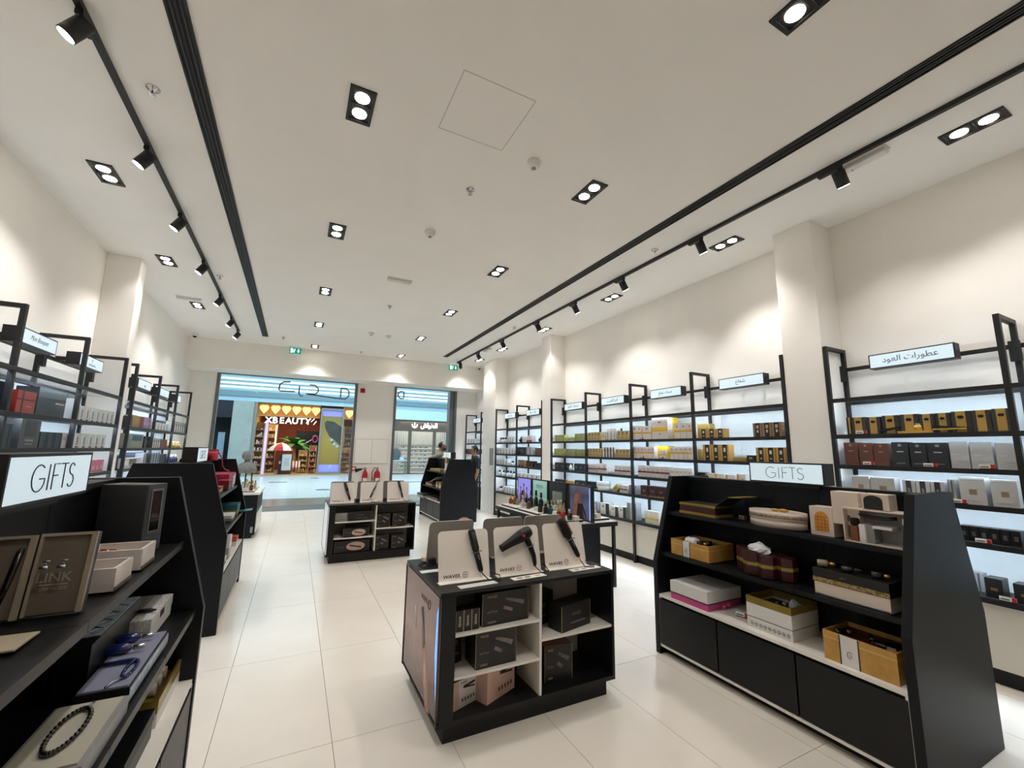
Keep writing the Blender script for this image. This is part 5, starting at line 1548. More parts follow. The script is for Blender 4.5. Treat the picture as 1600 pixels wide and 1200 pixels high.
def styler(t0, label, u0, v0, u1, v1, head, r=.017, hm=BFLAT):
    a, b = on_board(t0, u0, v0, .025), on_board(t0, u1, v1, .025)
    t = thing('hair_styler', label, 'hair styler', a)
    d = b - a
    f = .52
    MB().tube([(0, 0, 0), d * .06, d * .12, d * f], [.006, r * .8, r * .85, r], 12).obj('handle', BLACK, t)
    if head == 'brush':
        MB().tube([d * f, d * (f + .02), d * .97, d], [r * .9, r * 1.25, r * 1.25, r * .8], 14).obj('barrel', hm, t)
        m = MB()
        dn = d.normalized()
        s_ = dn.orthogonal().normalized()
        w_ = dn.cross(s_)
        for i in range(14):
            for j in range(12):
                an = 2 * PI * (j + .5 * (i % 2)) / 12
                c = d * (f + .05 + .42 * i / 14)
                o = math.cos(an) * s_ + math.sin(an) * w_
                m.cyl(c + o * r * 1.2, c + o * r * 2.1, .0022, .0014, n=4)
        m.obj('bristles', mat('bristle_brown', '3a211b', .4, noise=0), t)['kind'] = 'stuff'
    elif head == 'comb':
        MB().tube([d * f, d * (f + .02), d * .96, d], [r * .9, r * 1.2, r * 1.2, r * .9], 14).obj('barrel', hm, t)
        for k in range(3):
            MB().tube([d * f, d * .95], .003, 5).xf(Matrix.Translation((-.008 + .008 * k, -r * 1.15, 0))).obj('comb_ridge', DGREY, t)
    elif head == 'wand':
        MB().tube([d * f, d * .97, d], [.01, .008, .004], 12).obj('barrel', SILVERM, t)
        MB().tube([d * .5 + Vector((.01, -.015, 0)), d * .7 + Vector((.012, -.012, 0))], .004, 6).obj('clamp', BFLAT, t)
    MB().tube([d * .3 + Vector((0, -r, 0)), d * .42 + Vector((0, -r, 0))], .003, 6).obj('button_strip', SILVERM, t)
    MB().tube([d * .02, d * .05], .0125, 10).obj('ring', mat('rose_gold', 'c08d78', .3, metal=.7, noise=0), t)
    c = d * .46
    MB().tube([c + Vector((-r * 1.5, .02, -.006)), c + Vector((-r * 1.4, -r, 0)), c + Vector((0, -r * 1.05, .008)), c + Vector((r * 1.4, -r, .012)), c + Vector((r * 1.5, .02, .01))], .0022, 5).obj('wire_holder', SILVERM, t)
    return t


BY = CY + .2
FB = [board(CX + .22, BY, -1, 'front white WAVES card holding the black comb styler'), board(CX + .61, BY, -1, 'front white WAVES card behind the black hair dryer'),
      board(CX + .995, BY, -1, 'front white WAVES card holding the bristle brush')]
for k, x in enumerate((.275, .7, 1.06)):
    board(CX + x, CY + .7, 1, 'grey back of a display card facing away, %s from the printed side' % ORD[k])
styler(FB[0], 'black hot comb styler on the first WAVES card', .105, .03, .045, .3, 'comb', .02)
styler(FB[2], 'black round bristle hot brush on the last WAVES card', .1, .05, -.03, .33, 'brush', .02)
# hair dryer
o = on_board(FB[1], 0, 0, .03)
t = thing('hair_dryer', 'black hair dryer with a red button on the middle WAVES card', 'hair dryer', o)
T = Matrix.Rotation(-.2, 4, 'X')
P = lambda u, v, k=0: T @ Vector((u, -k, v))
a, b = P(-.135, .165), P(.09, .262)
d = b - a
MB().tube([a, a + d * .03, a + d * .3, a + d * .68, a + d * .9, a + d * 1.0, a + d * 1.03], [.021, .024, .03, .042, .042, .034, .02], 18).obj('barrel', BLACK, t)
MB().tube([a - d * .01, a + d * .02], .025, 16).obj('nozzle', BFLAT, t)
MB().tube([P(.055, .235), P(.085, .16), P(.105, .1), P(.11, .05), P(.108, .03)], [.022, .02, .017, .014, .008], 12).obj('handle', BLACK, t)
MB().cyl(P(.02, .232, .036), P(.02, .232, .046), .011).obj('red_button', RED, t)
MB().cyl(P(.012, .262, .03), P(.012, .262, .038), .005).obj('air_flow_switch', SILVERM, t)
MB().tube([P(.045, .16, -.02), P(.06, .155, .02), P(.1, .165, .024), P(.125, .175, -.02)], .0022, 5).obj('wire_holder', SILVERM, t)
# cords and plugs
z = .805
cord('black coiled cord between the comb styler and dryer cards', [(CX + .325, CY + .17, z + .03), (CX + .35, CY + .12, z), (CX + .42, CY + .1, z), (CX + .44, CY + .15, z + .012), (CX + .40, CY + .2, z + .02), (CX + .41, CY + .26, z), (CX + .43, CY + .3, z)])
cord('black cord of the hair dryer looping onto the worktop', [(CX + .718, CY + .17, z + .03), (CX + .74, CY + .12, z), (CX + .79, CY + .11, z + .01), (CX + .8, CY + .18, z + .03), (CX + .76, CY + .26, z + .04), (CX + .79, CY + .34, z)])
cord('black cord of the bristle brush curving on the worktop', [(CX + 1.095, CY + .18, z + .04), (CX + 1.1, CY + .12, z), (CX + 1.16, CY + .1, z), (CX + 1.19, CY + .15, z + .02), (CX + 1.15, CY + .24, z + .02), (CX + 1.17, CY + .32, z)])
cord('tangled black cord on the printed side corner of the worktop', [(CX + .03, CY + .62, z), (CX + .1, CY + .68, z), (CX + .12, CY + .6, z), (CX + .05, CY + .56, z), (CX + .04, CY + .64, z + .006), (CX + .1, CY + .72, z)])
for k, (x, y, l) in enumerate(((.41, .32, 'black power plug between the first two WAVES cards'), (.8, .36, 'black power plug behind the hair dryer'), (.14, .66, 'black power plug on the printed side corner'))):
    t = thing('power_plug', l, 'plug', (CX + x, CY + y, .801), .4)
    B(-.022, .022, -.02, .02, 0, .035).obj('plug_body', BFLAT, t, bevel=.004)
    for s in (-.008, .008):
        MB().cyl((s, .02, .018), (s, .038, .018), .003).obj('pin', SILVERM, t)
t = thing('hair_clip_pack', 'small pinkish packet lying on the worktop corner', 'packet', (CX + .12, CY + .74, .801))
B(-.035, .035, -.02, .02, 0, .03).obj('packet', PEACH, t, bevel=.005)
B(-.03, .03, -.022, -.02, .006, .022).obj('print', WCARD, t)
for k, (x, y, rz, l) in enumerate(((.255, .07, .05, 'white printed leaflet before the comb styler card'), (.62, .085, .06, 'cream leaflet with pictures before the dryer card'), (1.08, .1, .06, 'cream leaflet with pictures before the bristle brush card'), (.13, .47, .0, 'white leaflet stack beside the tangled cord'))):
    t = thing('leaflet', l, 'leaflet', (CX + x, CY + y, .8005), rz)
    B(-.125, .125, -.03, .03, 0, .002).obj('sheet', WCARD if k in (0, 3) else BRD, t)
    if k in (1, 2):
        for u in (-.07, -.01, .07):
            B(u - .02, u + .02, -.012, .012, .002, .0026).obj('printed_picture', PEACH if u > 0 else GREY, t)
t = thing('peach_card', 'rounded peach card peeping over the first grey card back', 'card', (CX + .42, CY + .78, .8), PI)
MB().prism([(-.05, 0), (.05, 0), (.05, .26)] + [(.05 * math.cos(math.radians(a)), .26 + .03 * math.sin(math.radians(a))) for a in range(15, 180, 15)] + [(-.05, .26)], 'y', 0, .003).obj('card', PEACH, t)
B(-.05, .05, -.03, 0, 0, .003).obj('foot', PEACH, t)

GOLDP = mat('gold_print', 'a08a62', .4, noise=0)
GRP = mat('grey_print', '6b6763', .35, noise=0)


def hair_box(label, x, y, z, w, d, h, rz=0.0, look='tool', top=None, body=None):
    t = thing('hair_tool_box', label, 'box', (x, y, z), rz)
    B(-w / 2, w / 2, 0, d, 0, h).obj('carton', body or BCARD, t)
    if top:
        B(-w / 2, w / 2, 0, d, h, h + .001).obj('carton_top', top, t)
    for s in (-1, 1):
        B(s * w / 2 - .002, s * w / 2 + .0008, -.0008, .002, 0, h).obj('gold_edge', GOLDP, t)
    if look == 'tool':
        text('WAVES', h * .075, GOLDP, t, (-w * .3, -.0008, h * .88), width=w * .2, weight=.012)
        text(arabic('\u0641\u0631\u0634\u0627\u0629 \u0627\u0644\u0634\u0639\u0631'), h * .08, GOLDP, t, (-w * .3, -.0008, h * .42), width=w * .22)
        text('1000W', h * .07, GOLDP, t, (-w * .3, -.0008, h * .1), width=w * .18, weight=.015)
        q = MB().tube([(-w * .02, 0, h * .78), (w * .3, 0, h * .62), (w * .4, 0, h * .56)], [h * .05, h * .07, h * .08], 8)
        q.v = [(a, -.001 if b < 0 else .0004, c) for a, b, c in q.v]
        q.obj('printed_tool', GRP, t)
        q = MB().tube([(-w * .05, 0, h * .5), (w * .14, 0, h * .38)], h * .055, 8)
        q.v = [(a, -.001 if b < 0 else .0004, c) for a, b, c in q.v]
        q.obj('printed_brush', mat('print_mauve', '7d6a6a', .4, noise=0), t)
    elif look == 'plain':
        text('WAVES', h * .14, GRP, t, (0, -.0008, h * .6), width=w * .3)
        B(-w * .2, w * .3, -.001, 0, h * .25, h * .3).obj('printed_line', GRP, t)
    elif look == 'small':
        text('WAVES', h * .12, WCARD, t, (0, -.0008, h * .5), (PI / 2, PI / 2, 0), width=h * .5)
    elif look == 'pink':
        q = MB().tube([(-w * .05, 0, h * .72), (w * .4, 0, h * .75)], h * .045, 6).tube([(-w * .05, 0, h * .7), (w * .4, 0, h * .6)], h * .035, 6)
        q.v = [(a, -.001 if b < 0 else .0004, c) for a, b, c in q.v]
        q.obj('printed_tool', INK, t)
        for k in range(5):
            B(-w * .1 + w * .11 * k, -w * .1 + w * .11 * k + w * .05, -.001, 0, h * .2, h * .32).obj('printed_icon', DGREY, t)
        B(-w * .48, -w * .22, -.0009, 0, h * .02, h * .98).obj('printed_stripe', PEACH, t)
        text('WAVES', h * .08, DGREY, t, (-w * .05, -.001, h * .88), width=w * .25)
    elif look == 'peach':
        q = MB().ell((w * .1, 0, h * .5), (w * .28, .001, h * .38), 16, 8)
        q.obj('printed_oval', PEACH, t)
        q = MB().tube([(-w * .08, 0, h * .6), (w * .26, 0, h * .38)], h * .06, 6)
        q.v = [(a, -.0018 if b < 0 else .0, c) for a, b, c in q.v]
        q.obj('printed_tool', INK, t)
        text('WAVES', h * .12, GRP, t, (-w * .33, -.0008, h * .5), width=w * .2)
    return t


for k in range(3):
    hair_box('small black box in the top niche, %s from the printed side' % ORD[k], CX + .13 + .05 * k, CY + .03, .566, .046, .08, .115, 0, 'small')
hair_box('large black WAVES box in the top niche with tool picture', CX + .435, CY + .04, .566, .32, .12, .185, .03, 'tool')
hair_box('black box pushed back in the second niche', CX + .155, CY + .16, .341, .1, .18, .19, .3, 'plain')
hair_box('large black WAVES box in the second niche with 1000W print', CX + .37, CY + .03, .341, .27, .16, .2, .02, 'tool')
hair_box('pale grey curling iron box in the bottom niche', CX + .2, CY + .1, .126, .2, .1, .15, .35, 'pink', top=BCARD, body=WCARD)
hair_box('pale pink straightener box turned in the bottom niche', CX + .44, CY + .1, .126, .26, .1, .19, .42, 'pink', top=PEACH, body=PEACH)
hair_box('black dryer box at the front of the wide niche', CX + .97, CY + .05, .446, .28, .13, .16, .22, 'plain')
hair_box('taller black box at the back of the wide niche', CX + .8, CY + .2, .446, .22, .12, .2, .35, 'plain')
hair_box('brown topped black box low in the wide niche', CX + .86, CY + .1, .126, .2, .2, .215, -.12, 'tool', top=mat('brown_top', '6b4534', .5, noise=.05))
hair_box('brown topped box against the white divider', CX + .74, CY + .2, .126, .1, .15, .2, .3, 'plain', top=mat('brown_top2', '7a563c', .5, noise=.05))
# farther counter
FB = [board(MX + .2, MY + .27, -1, 'farther white WAVES card holding a black brush', .34), board(MX + .625, MY + .27, -1, 'farther white WAVES card holding a silver curling wand', .34),
      board(MX + 1.03, MY + .27, -1, 'farther white WAVES card holding a short black styler', .34)]
for k, x in enumerate((.22, .62, 1.02)):
    board(MX + x, MY + .66, 1, 'dark back of a farther display card, %s from the lit side' % ORD[k], logo=False)
styler(FB[0], 'black brush styler on the farther counter', .11, .03, .02, .3, 'comb', .018)
styler(FB[1], 'silver curling wand on the farther counter', -.03, .05, .09, .33, 'wand', .014)
styler(FB[2], 'short black styler on the farther counter', .07, .04, .0, .31, 'comb', .015)
cord('black cord running along the farther counter cards', [(MX + .6, MY + .22, z), (MX + .68, MY + .18, z), (MX + .78, MY + .2, z + .02), (MX + .84, MY + .26, z)])
cord('short black cord at the end of the farther counter', [(MX + 1.1, MY + .24, z + .02), (MX + 1.13, MY + .18, z), (MX + 1.19, MY + .2, z + .01), (MX + 1.2, MY + .27, z)])
for k, (x, l) in enumerate(((.42, 'black plug between the first two farther cards'), (.83, 'black plug between the last two farther cards'))):
    t = thing('power_plug', l, 'plug', (MX + x, MY + .28, .801), .3)
    B(-.025, .025, -.02, .02, 0, .05).obj('plug_body', BFLAT, t, bevel=.004)
    MB().cyl((0, .02, .02), (0, .04, .02), .004).obj('pin', SILVERM, t)
hair_box('small grey and black box in the farther top niche', MX + .18, MY + .05, .566, .16, .1, .115, .05, 'plain', body=GCARD)
hair_box('long black box in the farther top niche', MX + .44, MY + .05, .566, .34, .1, .13, .05, 'plain')
hair_box('black box with peach oval in the farther second niche', MX + .4, MY + .04, .341, .36, .1, .12, .12, 'peach')
hair_box('plain black box behind the peach oval one', MX + .46, MY + .2, .341, .36, .1, .15, .12, 'plain')
hair_box('black box with peach oval in the farther bottom niche', MX + .36, MY + .06, .126, .48, .1, .16, .06, 'peach')
for k, (x, zz, l) in enumerate(((.78, .446, 'black WAVES box by the divider on the farther shelf'), (1.02, .446, 'black WAVES box at the right of farther shelf'.replace('at the right of', 'by the side panel on the')), (.77, .126, 'black WAVES box low by the farther divider'), (1.02, .126, 'black WAVES box low by the farther side panel'))):
    hair_box(l, MX + x, MY + .05, zz, .2, .16, .2, .12, 'tool')

# ================================================================== perfume tester table
t = thing('tester_table', 'long black and white perfume tester table with slim legs', 'table', (3.255, 5.225, 0))
TX0, TX1, TY0, TY1 = 2.87, 3.64, 4.25, 6.2
wb(t, 'table_top', BLACK, TX0, TX1, TY0, TY1, .715, .765)
wb(t, 'white_surface', WHITE, TX0 + .012, TX1 - .012, TY0 + .012, TY1 - .012, .765, .772)
for x in (TX0 + .02, TX1 - .055):
    for y in (TY0 + .02, TY1 - .055):
        wb(t, 'leg', BMETAL, x, x + .035, y, y + .035, 0, .715)
for a, b in ((4.42, 5.32), (5.5, 6.02)):
    wb(t, 'pedestal', NAVYBLK, 3.03, 3.5, a, b, 0, .715)
TF = .772
for k, (a, b) in enumerate(((5.62, 6.12), (5.0, 5.56), (4.36, 4.94))):
    q = thing('riser_tray', 'white topped black riser board on the tester table, %s from the shopfront' % ORD[k], 'tray', (3.05, (a + b) / 2, TF))
    wb(q, 'riser_core', BLACK, 2.93, 3.2, a, b, TF, TF + .022)
    wb(q, 'white_top', WHITE, 2.93, 3.2, a, b, TF + .022, TF + .026)
q = thing('riser_tray', 'long riser board behind the lit posters', 'tray', (3.46, 5.2, TF))
wb(q, 'riser_core', BLACK, 3.34, 3.6, 4.36, 6.1, TF, TF + .022)
wb(q, 'white_top', WHITE, 3.34, 3.6, 4.36, 6.1, TF + .022, TF + .026)
RZ = TF + .026


def poster(label, y0, y1, m, z1=1.2):
    t = thing('lit_poster', label, 'poster', (3.265, (y0 + y1) / 2, TF))
    wb(t, 'frame', BMETAL, 3.245, 3.285, y0, y1, TF, z1)
    wb(t, 'picture', m, 3.241, 3.245, y0 + .02, y1 - .03, TF + .02, z1 - .015)
    return t


PUR = grad_mat('purple_picture', [(0, '6a62b4'), (.5, '8f87e0'), (1, '8a85e6')], 'Z', .4, .55)
MINT = grad_mat('mint_picture', [(0, '4f7d76'), (.28, '6fa398'), (.36, '9fcabf'), (.42, '7fb3a8'), (1, '9cc5be')], 'Z', .4, .35)
BLU = grad_mat('blue_picture', [(0, '3c4763'), (.4, '56607f'), (.7, '3b4055'), (1, '5b6078')], 'Z', .3, .3, warp=.5, scale=4)
p1 = poster('purple lit poster picturing three tall bottles', 5.73, 6.18, PUR)
p2 = poster('mint green lit TESTER poster', 5.26, 5.7, MINT)
p3 = poster('dark lit poster with a pale grey picture', 4.78, 5.23, mat('near_black_picture', '1d2029', .3, noise=.1))
p4 = poster('blue grey lit portrait poster at the end of the tester table', 4.25, 4.73, BLU)
for k in range(3):
    y = .11 - .1 * k
    MB().lathe([(.035, 0), (.035, .12), (.02, .15), (.012, .16), (.012, .21), (.022, .22), (.022, .25)], 8, sx=.02).obj('printed_bottle', mat('print_bottle', '4d4a5e', .4, noise=.15, scale=30), p1, (-.0245, y, .04 + .05 * (k == 1)))
text('TESTER', .045, mat('print_green', '4a6f6c', .4, noise=0), p2, (-.0248, 0, .33), (PI / 2, 0, R90), width=.2)
B(-.0262, -.0245, -.12, .12, .13, .3).obj('printed_picture', mat('print_sage', '8b9186', .5, noise=.3, scale=12), p3)
SKP = mat('print_copper', 'a0644f', .35, noise=.25, scale=14)
MB().prism([(.14, .03), (.05, .03), (.03, .2), (.0, .3), (.06, .33), (.1, .3)], 'x', -.026, -.0245).obj('printed_figure', SKP, p4)
MB().prism([(-.16, .0), (-.12, .03), (-.0, .36), (.03, .4), (.0, .3), (-.06, .15)], 'x', -.0268, -.0255).obj('printed_arm', SKP, p4)
MB().prism([(.06, .02), (-.08, .02), (-.06, .2), (.04, .2)], 'x', -.0273, -.0268).obj('printed_dark', BCARD, p4)
B(-.0255, -.0245, -.215, -.2, .02, .4).obj('blue_light_edge', mat('blue_edge', '7f9cf0', .4, emit=1.0, ecol='8ea6f5', noise=0), p4)

CGL = mat('pale_bottle_glass', 'c7c9bd', .08, noise=.12, scale=30)
OLV = mat('olive_bottle', '8a8f55', .12, noise=.2, scale=30)
REDG = mat('red_glass', 'a11d1f', .1, noise=.05, coat=.4)
TEALG = mat('teal_glass', '16505c', .1, noise=.05, coat=.4)
PNKG = mat('pink_glass', 'd3b1ae', .1, noise=.05)
CREAMB = mat('cream_tester_block', 'cfc8bc', .45, noise=.04)
BL = [(3.07, 6.07, .12, .03, AMBER, GOLD, 'round', 'amber bottle with gold cap at the shopfront end'), (3.09, 5.98, .13, .03, AMBER, GOLD, 'round', 'amber bottle beside the green one'),
      (3.1, 5.9, .1, .028, OLV, GOLD, 'round', 'small green bottle with gold cap'), (3.16, 5.86, .22, .024, DGLASS, BFLAT, 'tall', 'tall dark bottle before the purple poster'),
      (3.17, 5.75, .2, .026, DGLASS, GOLD, 'tall', 'tall black bottle with gold neck by the purple poster'), (3.06, 5.66, .17, .022, PNKG, PNKG, 'tall', 'slim pale pink bottle'),
      (3.05, 5.46, .15, .032, mat('bronze_glass', '4a3f30', .15, noise=.1), BFLAT, 'taper', 'tapered bronze bottle with black stopper'),
      (3.16, 5.58, .24, .032, mat('plum_glass', '2b1218', .08, noise=.05, coat=.5), BFLAT, 'tall', 'tall plum bottle with round black stopper'), (3.15, 5.42, .26, .03, DGLASS, BFLAT, 'tall', 'tallest dark bottle before the TESTER poster'),
      (3.15, 5.28, .24, .032, mat('plum_glass', '2b1218', .08), BFLAT, 'tall', 'tall dark bottle at the edge of the TESTER poster'),
      (3.03, 5.1, .17, .026, BFLAT, BFLAT, 'square', 'matte black square bottle'), (3.03, 4.96, .13, .026, BFLAT, BFLAT, 'square', 'shorter matte black bottle'),
      (3.04, 4.86, .12, .03, TEALG, TEALG, 'square', 'teal square bottle with pale label'), (3.16, 5.12, .15, .028, CGL, OLV, 'round', 'clear bottle with olive stopper'),
      (3.17, 5.03, .16, .026, CGL, GOLD, 'round', 'clear ribbed bottle with gold cap'), (3.17, 4.95, .17, .026, CGL, SILVERM, 'round', 'clear ribbed bottle with silver cap'),
      (3.17, 4.87, .18, .026, CGL, CGL, 'square', 'clear square bottle'), (3.16, 4.78, .19, .024, mat('straw_glass', 'c9b98d', .1, noise=.1), SILVERM, 'square', 'pale straw coloured square bottle'),
      (3.14, 4.69, .16, .018, mat('flame_glass', 'd98f63', .1, noise=.1), GOLD, 'taper', 'slim orange flame-shaped bottle'),
      (3.02, 4.63, .12, .03, mat('brown_glass', '5d2f1b', .1, noise=.1), GOLD, 'round', 'brown round bottle with gold ball cap'), (3.02, 4.53, .12, .03, REDG, SILVERM, 'round', 'red round bottle with silver ball cap'),
      (3.02, 4.39, .13, .032, DGLASS, SILVERM, 'round', 'black round bottle with silver ball cap'),
      (3.46, 4.7, .19, .028, DGLASS, BFLAT, 'tall', 'tall black bottle behind the portrait poster'), (3.5, 4.52, .14, .024, CGL, CREAMB, 'round', 'pale bottle with cream cap behind the portrait poster')]
for x, y, h, r, m, c, kind, l in BL:
    bottle('tester_bottle', l + ' on the tester table', 'bottle', (x, y, RZ), h, r, m, c, square=kind == 'square', capr={'round': .55, 'tall': .5, 'taper': .3, 'square': .7}[kind], caph=.3)
for x, y, l in ((3.11, 5.72, 'white scent card block beside the pink bottle'), (3.07, 5.24, 'white scent block before the dark tall bottles'), (3.06, 4.75, 'cream scent block beside the teal bottle'),
                (3.08, 4.31 + .05, 'cream scent block by the black ball-capped bottle'), (3.45, 4.42, 'cream scent block behind the portrait poster'), (3.16, 5.19, 'small white scent block before the dark poster')):
    q = thing('scent_block', l, 'stand', (x, y, RZ))
    B(-.035, .035, -.04, .04, 0, .05).obj('block', CREAMB, q, bevel=.003)
    B(-.03, .03, -.035, .035, .05, .052).obj('recess', WHITE, q)

# ================================================================== display counter with the grey bust
t = thing('display_counter', 'black display counter with white drawers and the grey bust', 'counter', (-.95, 9.75, 0))
wb(t, 'body', NAVYBLK, -1.4, -.53, 9.08, 10.45, .06, .76)
wb(t, 'plinth', BFLAT, -1.35, -.58, 9.12, 10.4, 0, .06)
wb(t, 'worktop', WHITE, -1.42, -.5, 9.04, 10.48, .76, .80)
for k, (a, b) in enumerate(((.1, .26), (.265, .42))):
    wb(t, 'drawer', WHITE, -.53, -.515, 9.1, 10.43, a, b)
wb(t, 'black_front_sheet', BFLAT, -.53, -.527, 9.2, 10.35, .5, .72)  # thin flat black sheet on the front of the body
wb(t, 'grey_handle_plate', GREY, -.6, -.56, 9.074, 9.08, .1, .2)
q = thing('riser_tray', 'cream riser on the counter with the grey bust', 'tray', (-.95, 9.75, .80))
wb(q, 'riser_core', BLACK, -1.35, -.6, 9.15, 10.35, .80, .815)
wb(q, 'cream_top', CREAM, -1.35, -.6, 9.15, 10.35, .815, .82)
ST_ = mat('grey_statue', '8a8b8c', .7, noise=.3, scale=40)
t = thing('statue_bust', 'grey dotted bust statue raised on slim black legs', 'statue', (-.80, 9.62, .82))
MB().lathe([(.13, .3), (.17, .32), (.165, .4), (.13, .47), (.06, .5), (.045, .53), (.05, .55), (.085, .57), (.1, .62), (.09, .68), (.05, .715), (.01, .725)], 20, sy=.8).obj('bust', ST_, t)
for x in (-.1, .0, .1):
    for y in (-.06, .06):
        MB().cyl((x, y, .01), (x, y, .31), .007, n=8).obj('leg', BMETAL, t)
B(-.14, .14, -.1, .1, 0, .01).obj('foot_plate', BMETAL, t)
for k in range(5):
    bottle('perfume_bottle', 'slim clear bottle under the grey bust, %s from the wall' % ORD[k], 'bottle', (-.92 + .055 * k, 9.35 + .04 * (k % 2), .82), .2 - .02 * (k % 3), .018, CGL, SILVERM if k % 2 else GOLD, square=True, capr=.8)
for k in range(8):
    bottle('perfume_bottle', 'small gold capped bottle beside the grey bust, %s from the shelf side' % ORD[k], 'bottle', (-.72 + .05 * (k % 3) - .02 * (k // 3), 9.6 + .17 * (k // 3), .82), .12 + .03 * (k % 2), .022, CGL if k % 3 else PNKG, GOLD, capr=.6)
bottle('perfume_bottle', 'single dark brown bottle at the edge of bust counter', 'bottle', (-.66, 9.24, .82), .1, .028, AMBER, BFLAT, square=True, capr=.9)
q = thing('scent_block', 'cream scent block at the end of the bust counter', 'stand', (-.76, 9.2, .82))
B(-.05, .05, -.04, .04, 0, .05).obj('block', CREAMB, q)

# ================================================================== people
SKIN = mat('skin', '8a5f49', .55, noise=.06)
SKIN2 = mat('skin_light', 'a5785e', .55, noise=.06)
HAIR = mat('black_hair', '141110', .6, noise=.2, scale=60)
POLO = mat('navy_polo', '1b2130', .8, noise=.1, scale=60)
TROU = mat('dark_trousers', '16171b', .8, noise=.1)
SHIRT = mat('khaki_shirt', '9b9385', .8, noise=.12, scale=50)
SHOE = mat('shoe_black', '0f0f10', .4, noise=0)


def person(label, loc, rz, skin, top, sleeve, lean=0.0, lift=None, beard=False, bald=False, height=1.72):
    """facing local -Y; arms: lift = shoulder-to-hand target for the local +X arm"""
    t = thing('person', label, 'person', loc, rz)
    s = height / 1.72
    V, R, E = [], [], []

    def v(p, r, par=None):
        V.append(Vector(p) * s)
        R.append(r * s if not isinstance(r, tuple) else tuple(x * s for x in r))
        if par is not None:
            E.append((par, len(V) - 1))
        return len(V) - 1
    L = lambda y, z: (0, y - lean * max(0, z - .95), z)
    pel = v((0, 0, .95), (.15, .11))
    wa = v(L(0, 1.08), (.135, .105), pel)
    ch = v(L(.0, 1.28), (.16, .115), wa)
    sh = v(L(.01, 1.42), (.12, .09), ch)
    nk = v(L(-.0, 1.485), .058, sh)
    jw = v(L(-.03, 1.535), (.058, .075), nk)
    md = v(L(-.02, 1.61), (.078, .098), jw)
    cr = v(L(-.01, 1.68), (.062, .08), md)
    sleeves, hands = [], []
    for d in (-1, 1):
        a = v(L(.01, 1.40)[0:1] and (d * .17, L(.01, 1.40)[1], 1.40), .06, sh)
        if lift and d == -1:
            el_ = Vector((d * .17, L(.01, 1.4)[1], 1.40)).lerp(Vector(lift), .52) + Vector((-.04, .19, .06))
            wr_ = Vector(lift)
        else:
            el_ = Vector((d * .235, L(0, 1.1)[1] + .03, 1.12))
            wr_ = Vector((d * .235, L(0, .9)[1] - .05, .87))
        m_ = Vector((d * .17, L(.01, 1.40)[1], 1.40)).lerp(el_, .5)
        u = v(m_, .05, a)
        e = v(el_, .041, u)
        w = v(wr_, .028, e)
        dirn = (wr_ - el_).normalized()
        side = Vector((0, -1, 0)) if abs(dirn.y) < .8 else Vector((1, 0, 0))
        side = (side - dirn * side.dot(dirn)).normalized()
        pa = v(wr_ + dirn * .045, (.02, .034), w)
        for k in range(4):
            b0 = wr_ + dirn * .075 + side * (.024 - .016 * k)
            ln = (.07, .08, .075, .058)[k]
            f0 = v(b0, .0095, pa)
            f1 = v(b0 + dirn * ln * .55 + Vector((-d * .006, 0, 0)), .0085, f0)
            v(b0 + dirn * ln + Vector((-d * .022, 0, 0)), .007, f1)
        t0 = v(wr_ + dirn * .03 + side * .034, .011, pa)
        t1 = v(wr_ + dirn * .06 + side * .052, .0095, t0)
        v(wr_ + dirn * .085 + side * .056, .008, t1)
        sleeves.append((el_ * s, wr_ * s))
        hp = v((d * .085, 0, .9), (.095, .1), pel)
        kn = v((d * .1, -.01, .5), .06, hp)
        an = v((d * .105, .02, .09), .042, kn)
        ft = v((d * .11, -.03, .045), (.042, .04), an)
        v((d * .125, -.15, .035), (.04, .032), ft)
    me = bpy.data.meshes.new('body')
    me.from_pydata([tuple(x) for x in V], E, [])
    o = bpy.data.objects.new('body', me)
    COL.objects.link(o)
    sk = o.modifiers.new('skin', 'SKIN')
    for i, x in enumerate(me.skin_vertices[0].data):
        r = R[i]
        x.radius = r if isinstance(r, tuple) else (r, r)
        x.use_root = i == 0
    sub = o.modifiers.new('sub', 'SUBSURF')
    sub.levels = sub.render_levels = 2
    dg = bpy.context.evaluated_depsgraph_get()
    m2 = bpy.data.meshes.new_from_object(o.evaluated_get(dg))
    bpy.data.objects.remove(o)
    m2.name = 'body'
    m2.materials.clear()
    for q in (skin, top, TROU, SHOE):
        m2.materials.append(q)
    nkz = 1.475 * s
    for p in m2.polygons:
        p.use_smooth = True
        c = p.center
        i = 0
        if c.z < .1 * s:
            i = 3
        elif c.z < .97 * s and abs(c.x) < .2 * s and c.z < .97 * s:
            i = 2
        if i == 0 and c.z < nkz:
            i = 1
            for el_, wr_ in sleeves:
                d = (wr_ - el_)
                k = (c - el_).dot(d) / d.length_squared
                q = el_ + d * max(0, min(1.6, k))
                if k > (-.15 if sleeve == 'short' else .93) and (c - q).length < .075 * s:
                    i = 0
        p.material_index = i
    b = link('body', m2, t)
    hc = Vector(L(-.02, 1.62)) * s
    hm = MB().ell((0, 0, 0), (.082 * s, .104 * s, .1 * s), 18, 12)
    hair_v, keep = hm.v, []
    for q in hm.f:
        c = sum((Vector(hm.v[i]) for i in q), Vector()) / len(q)
        if c.z > (.08 * s if bald else .045 * s) if c.y < (.0 if bald else -.02) * s else c.z > -.045 * s:
            keep.append(q)
    hm.f, hm.m, hm.sm = keep, [0] * len(keep), [True] * len(keep)
    hm.obj('hair', HAIR, t, hc + Vector((0, .006 * s, .008 * s)))
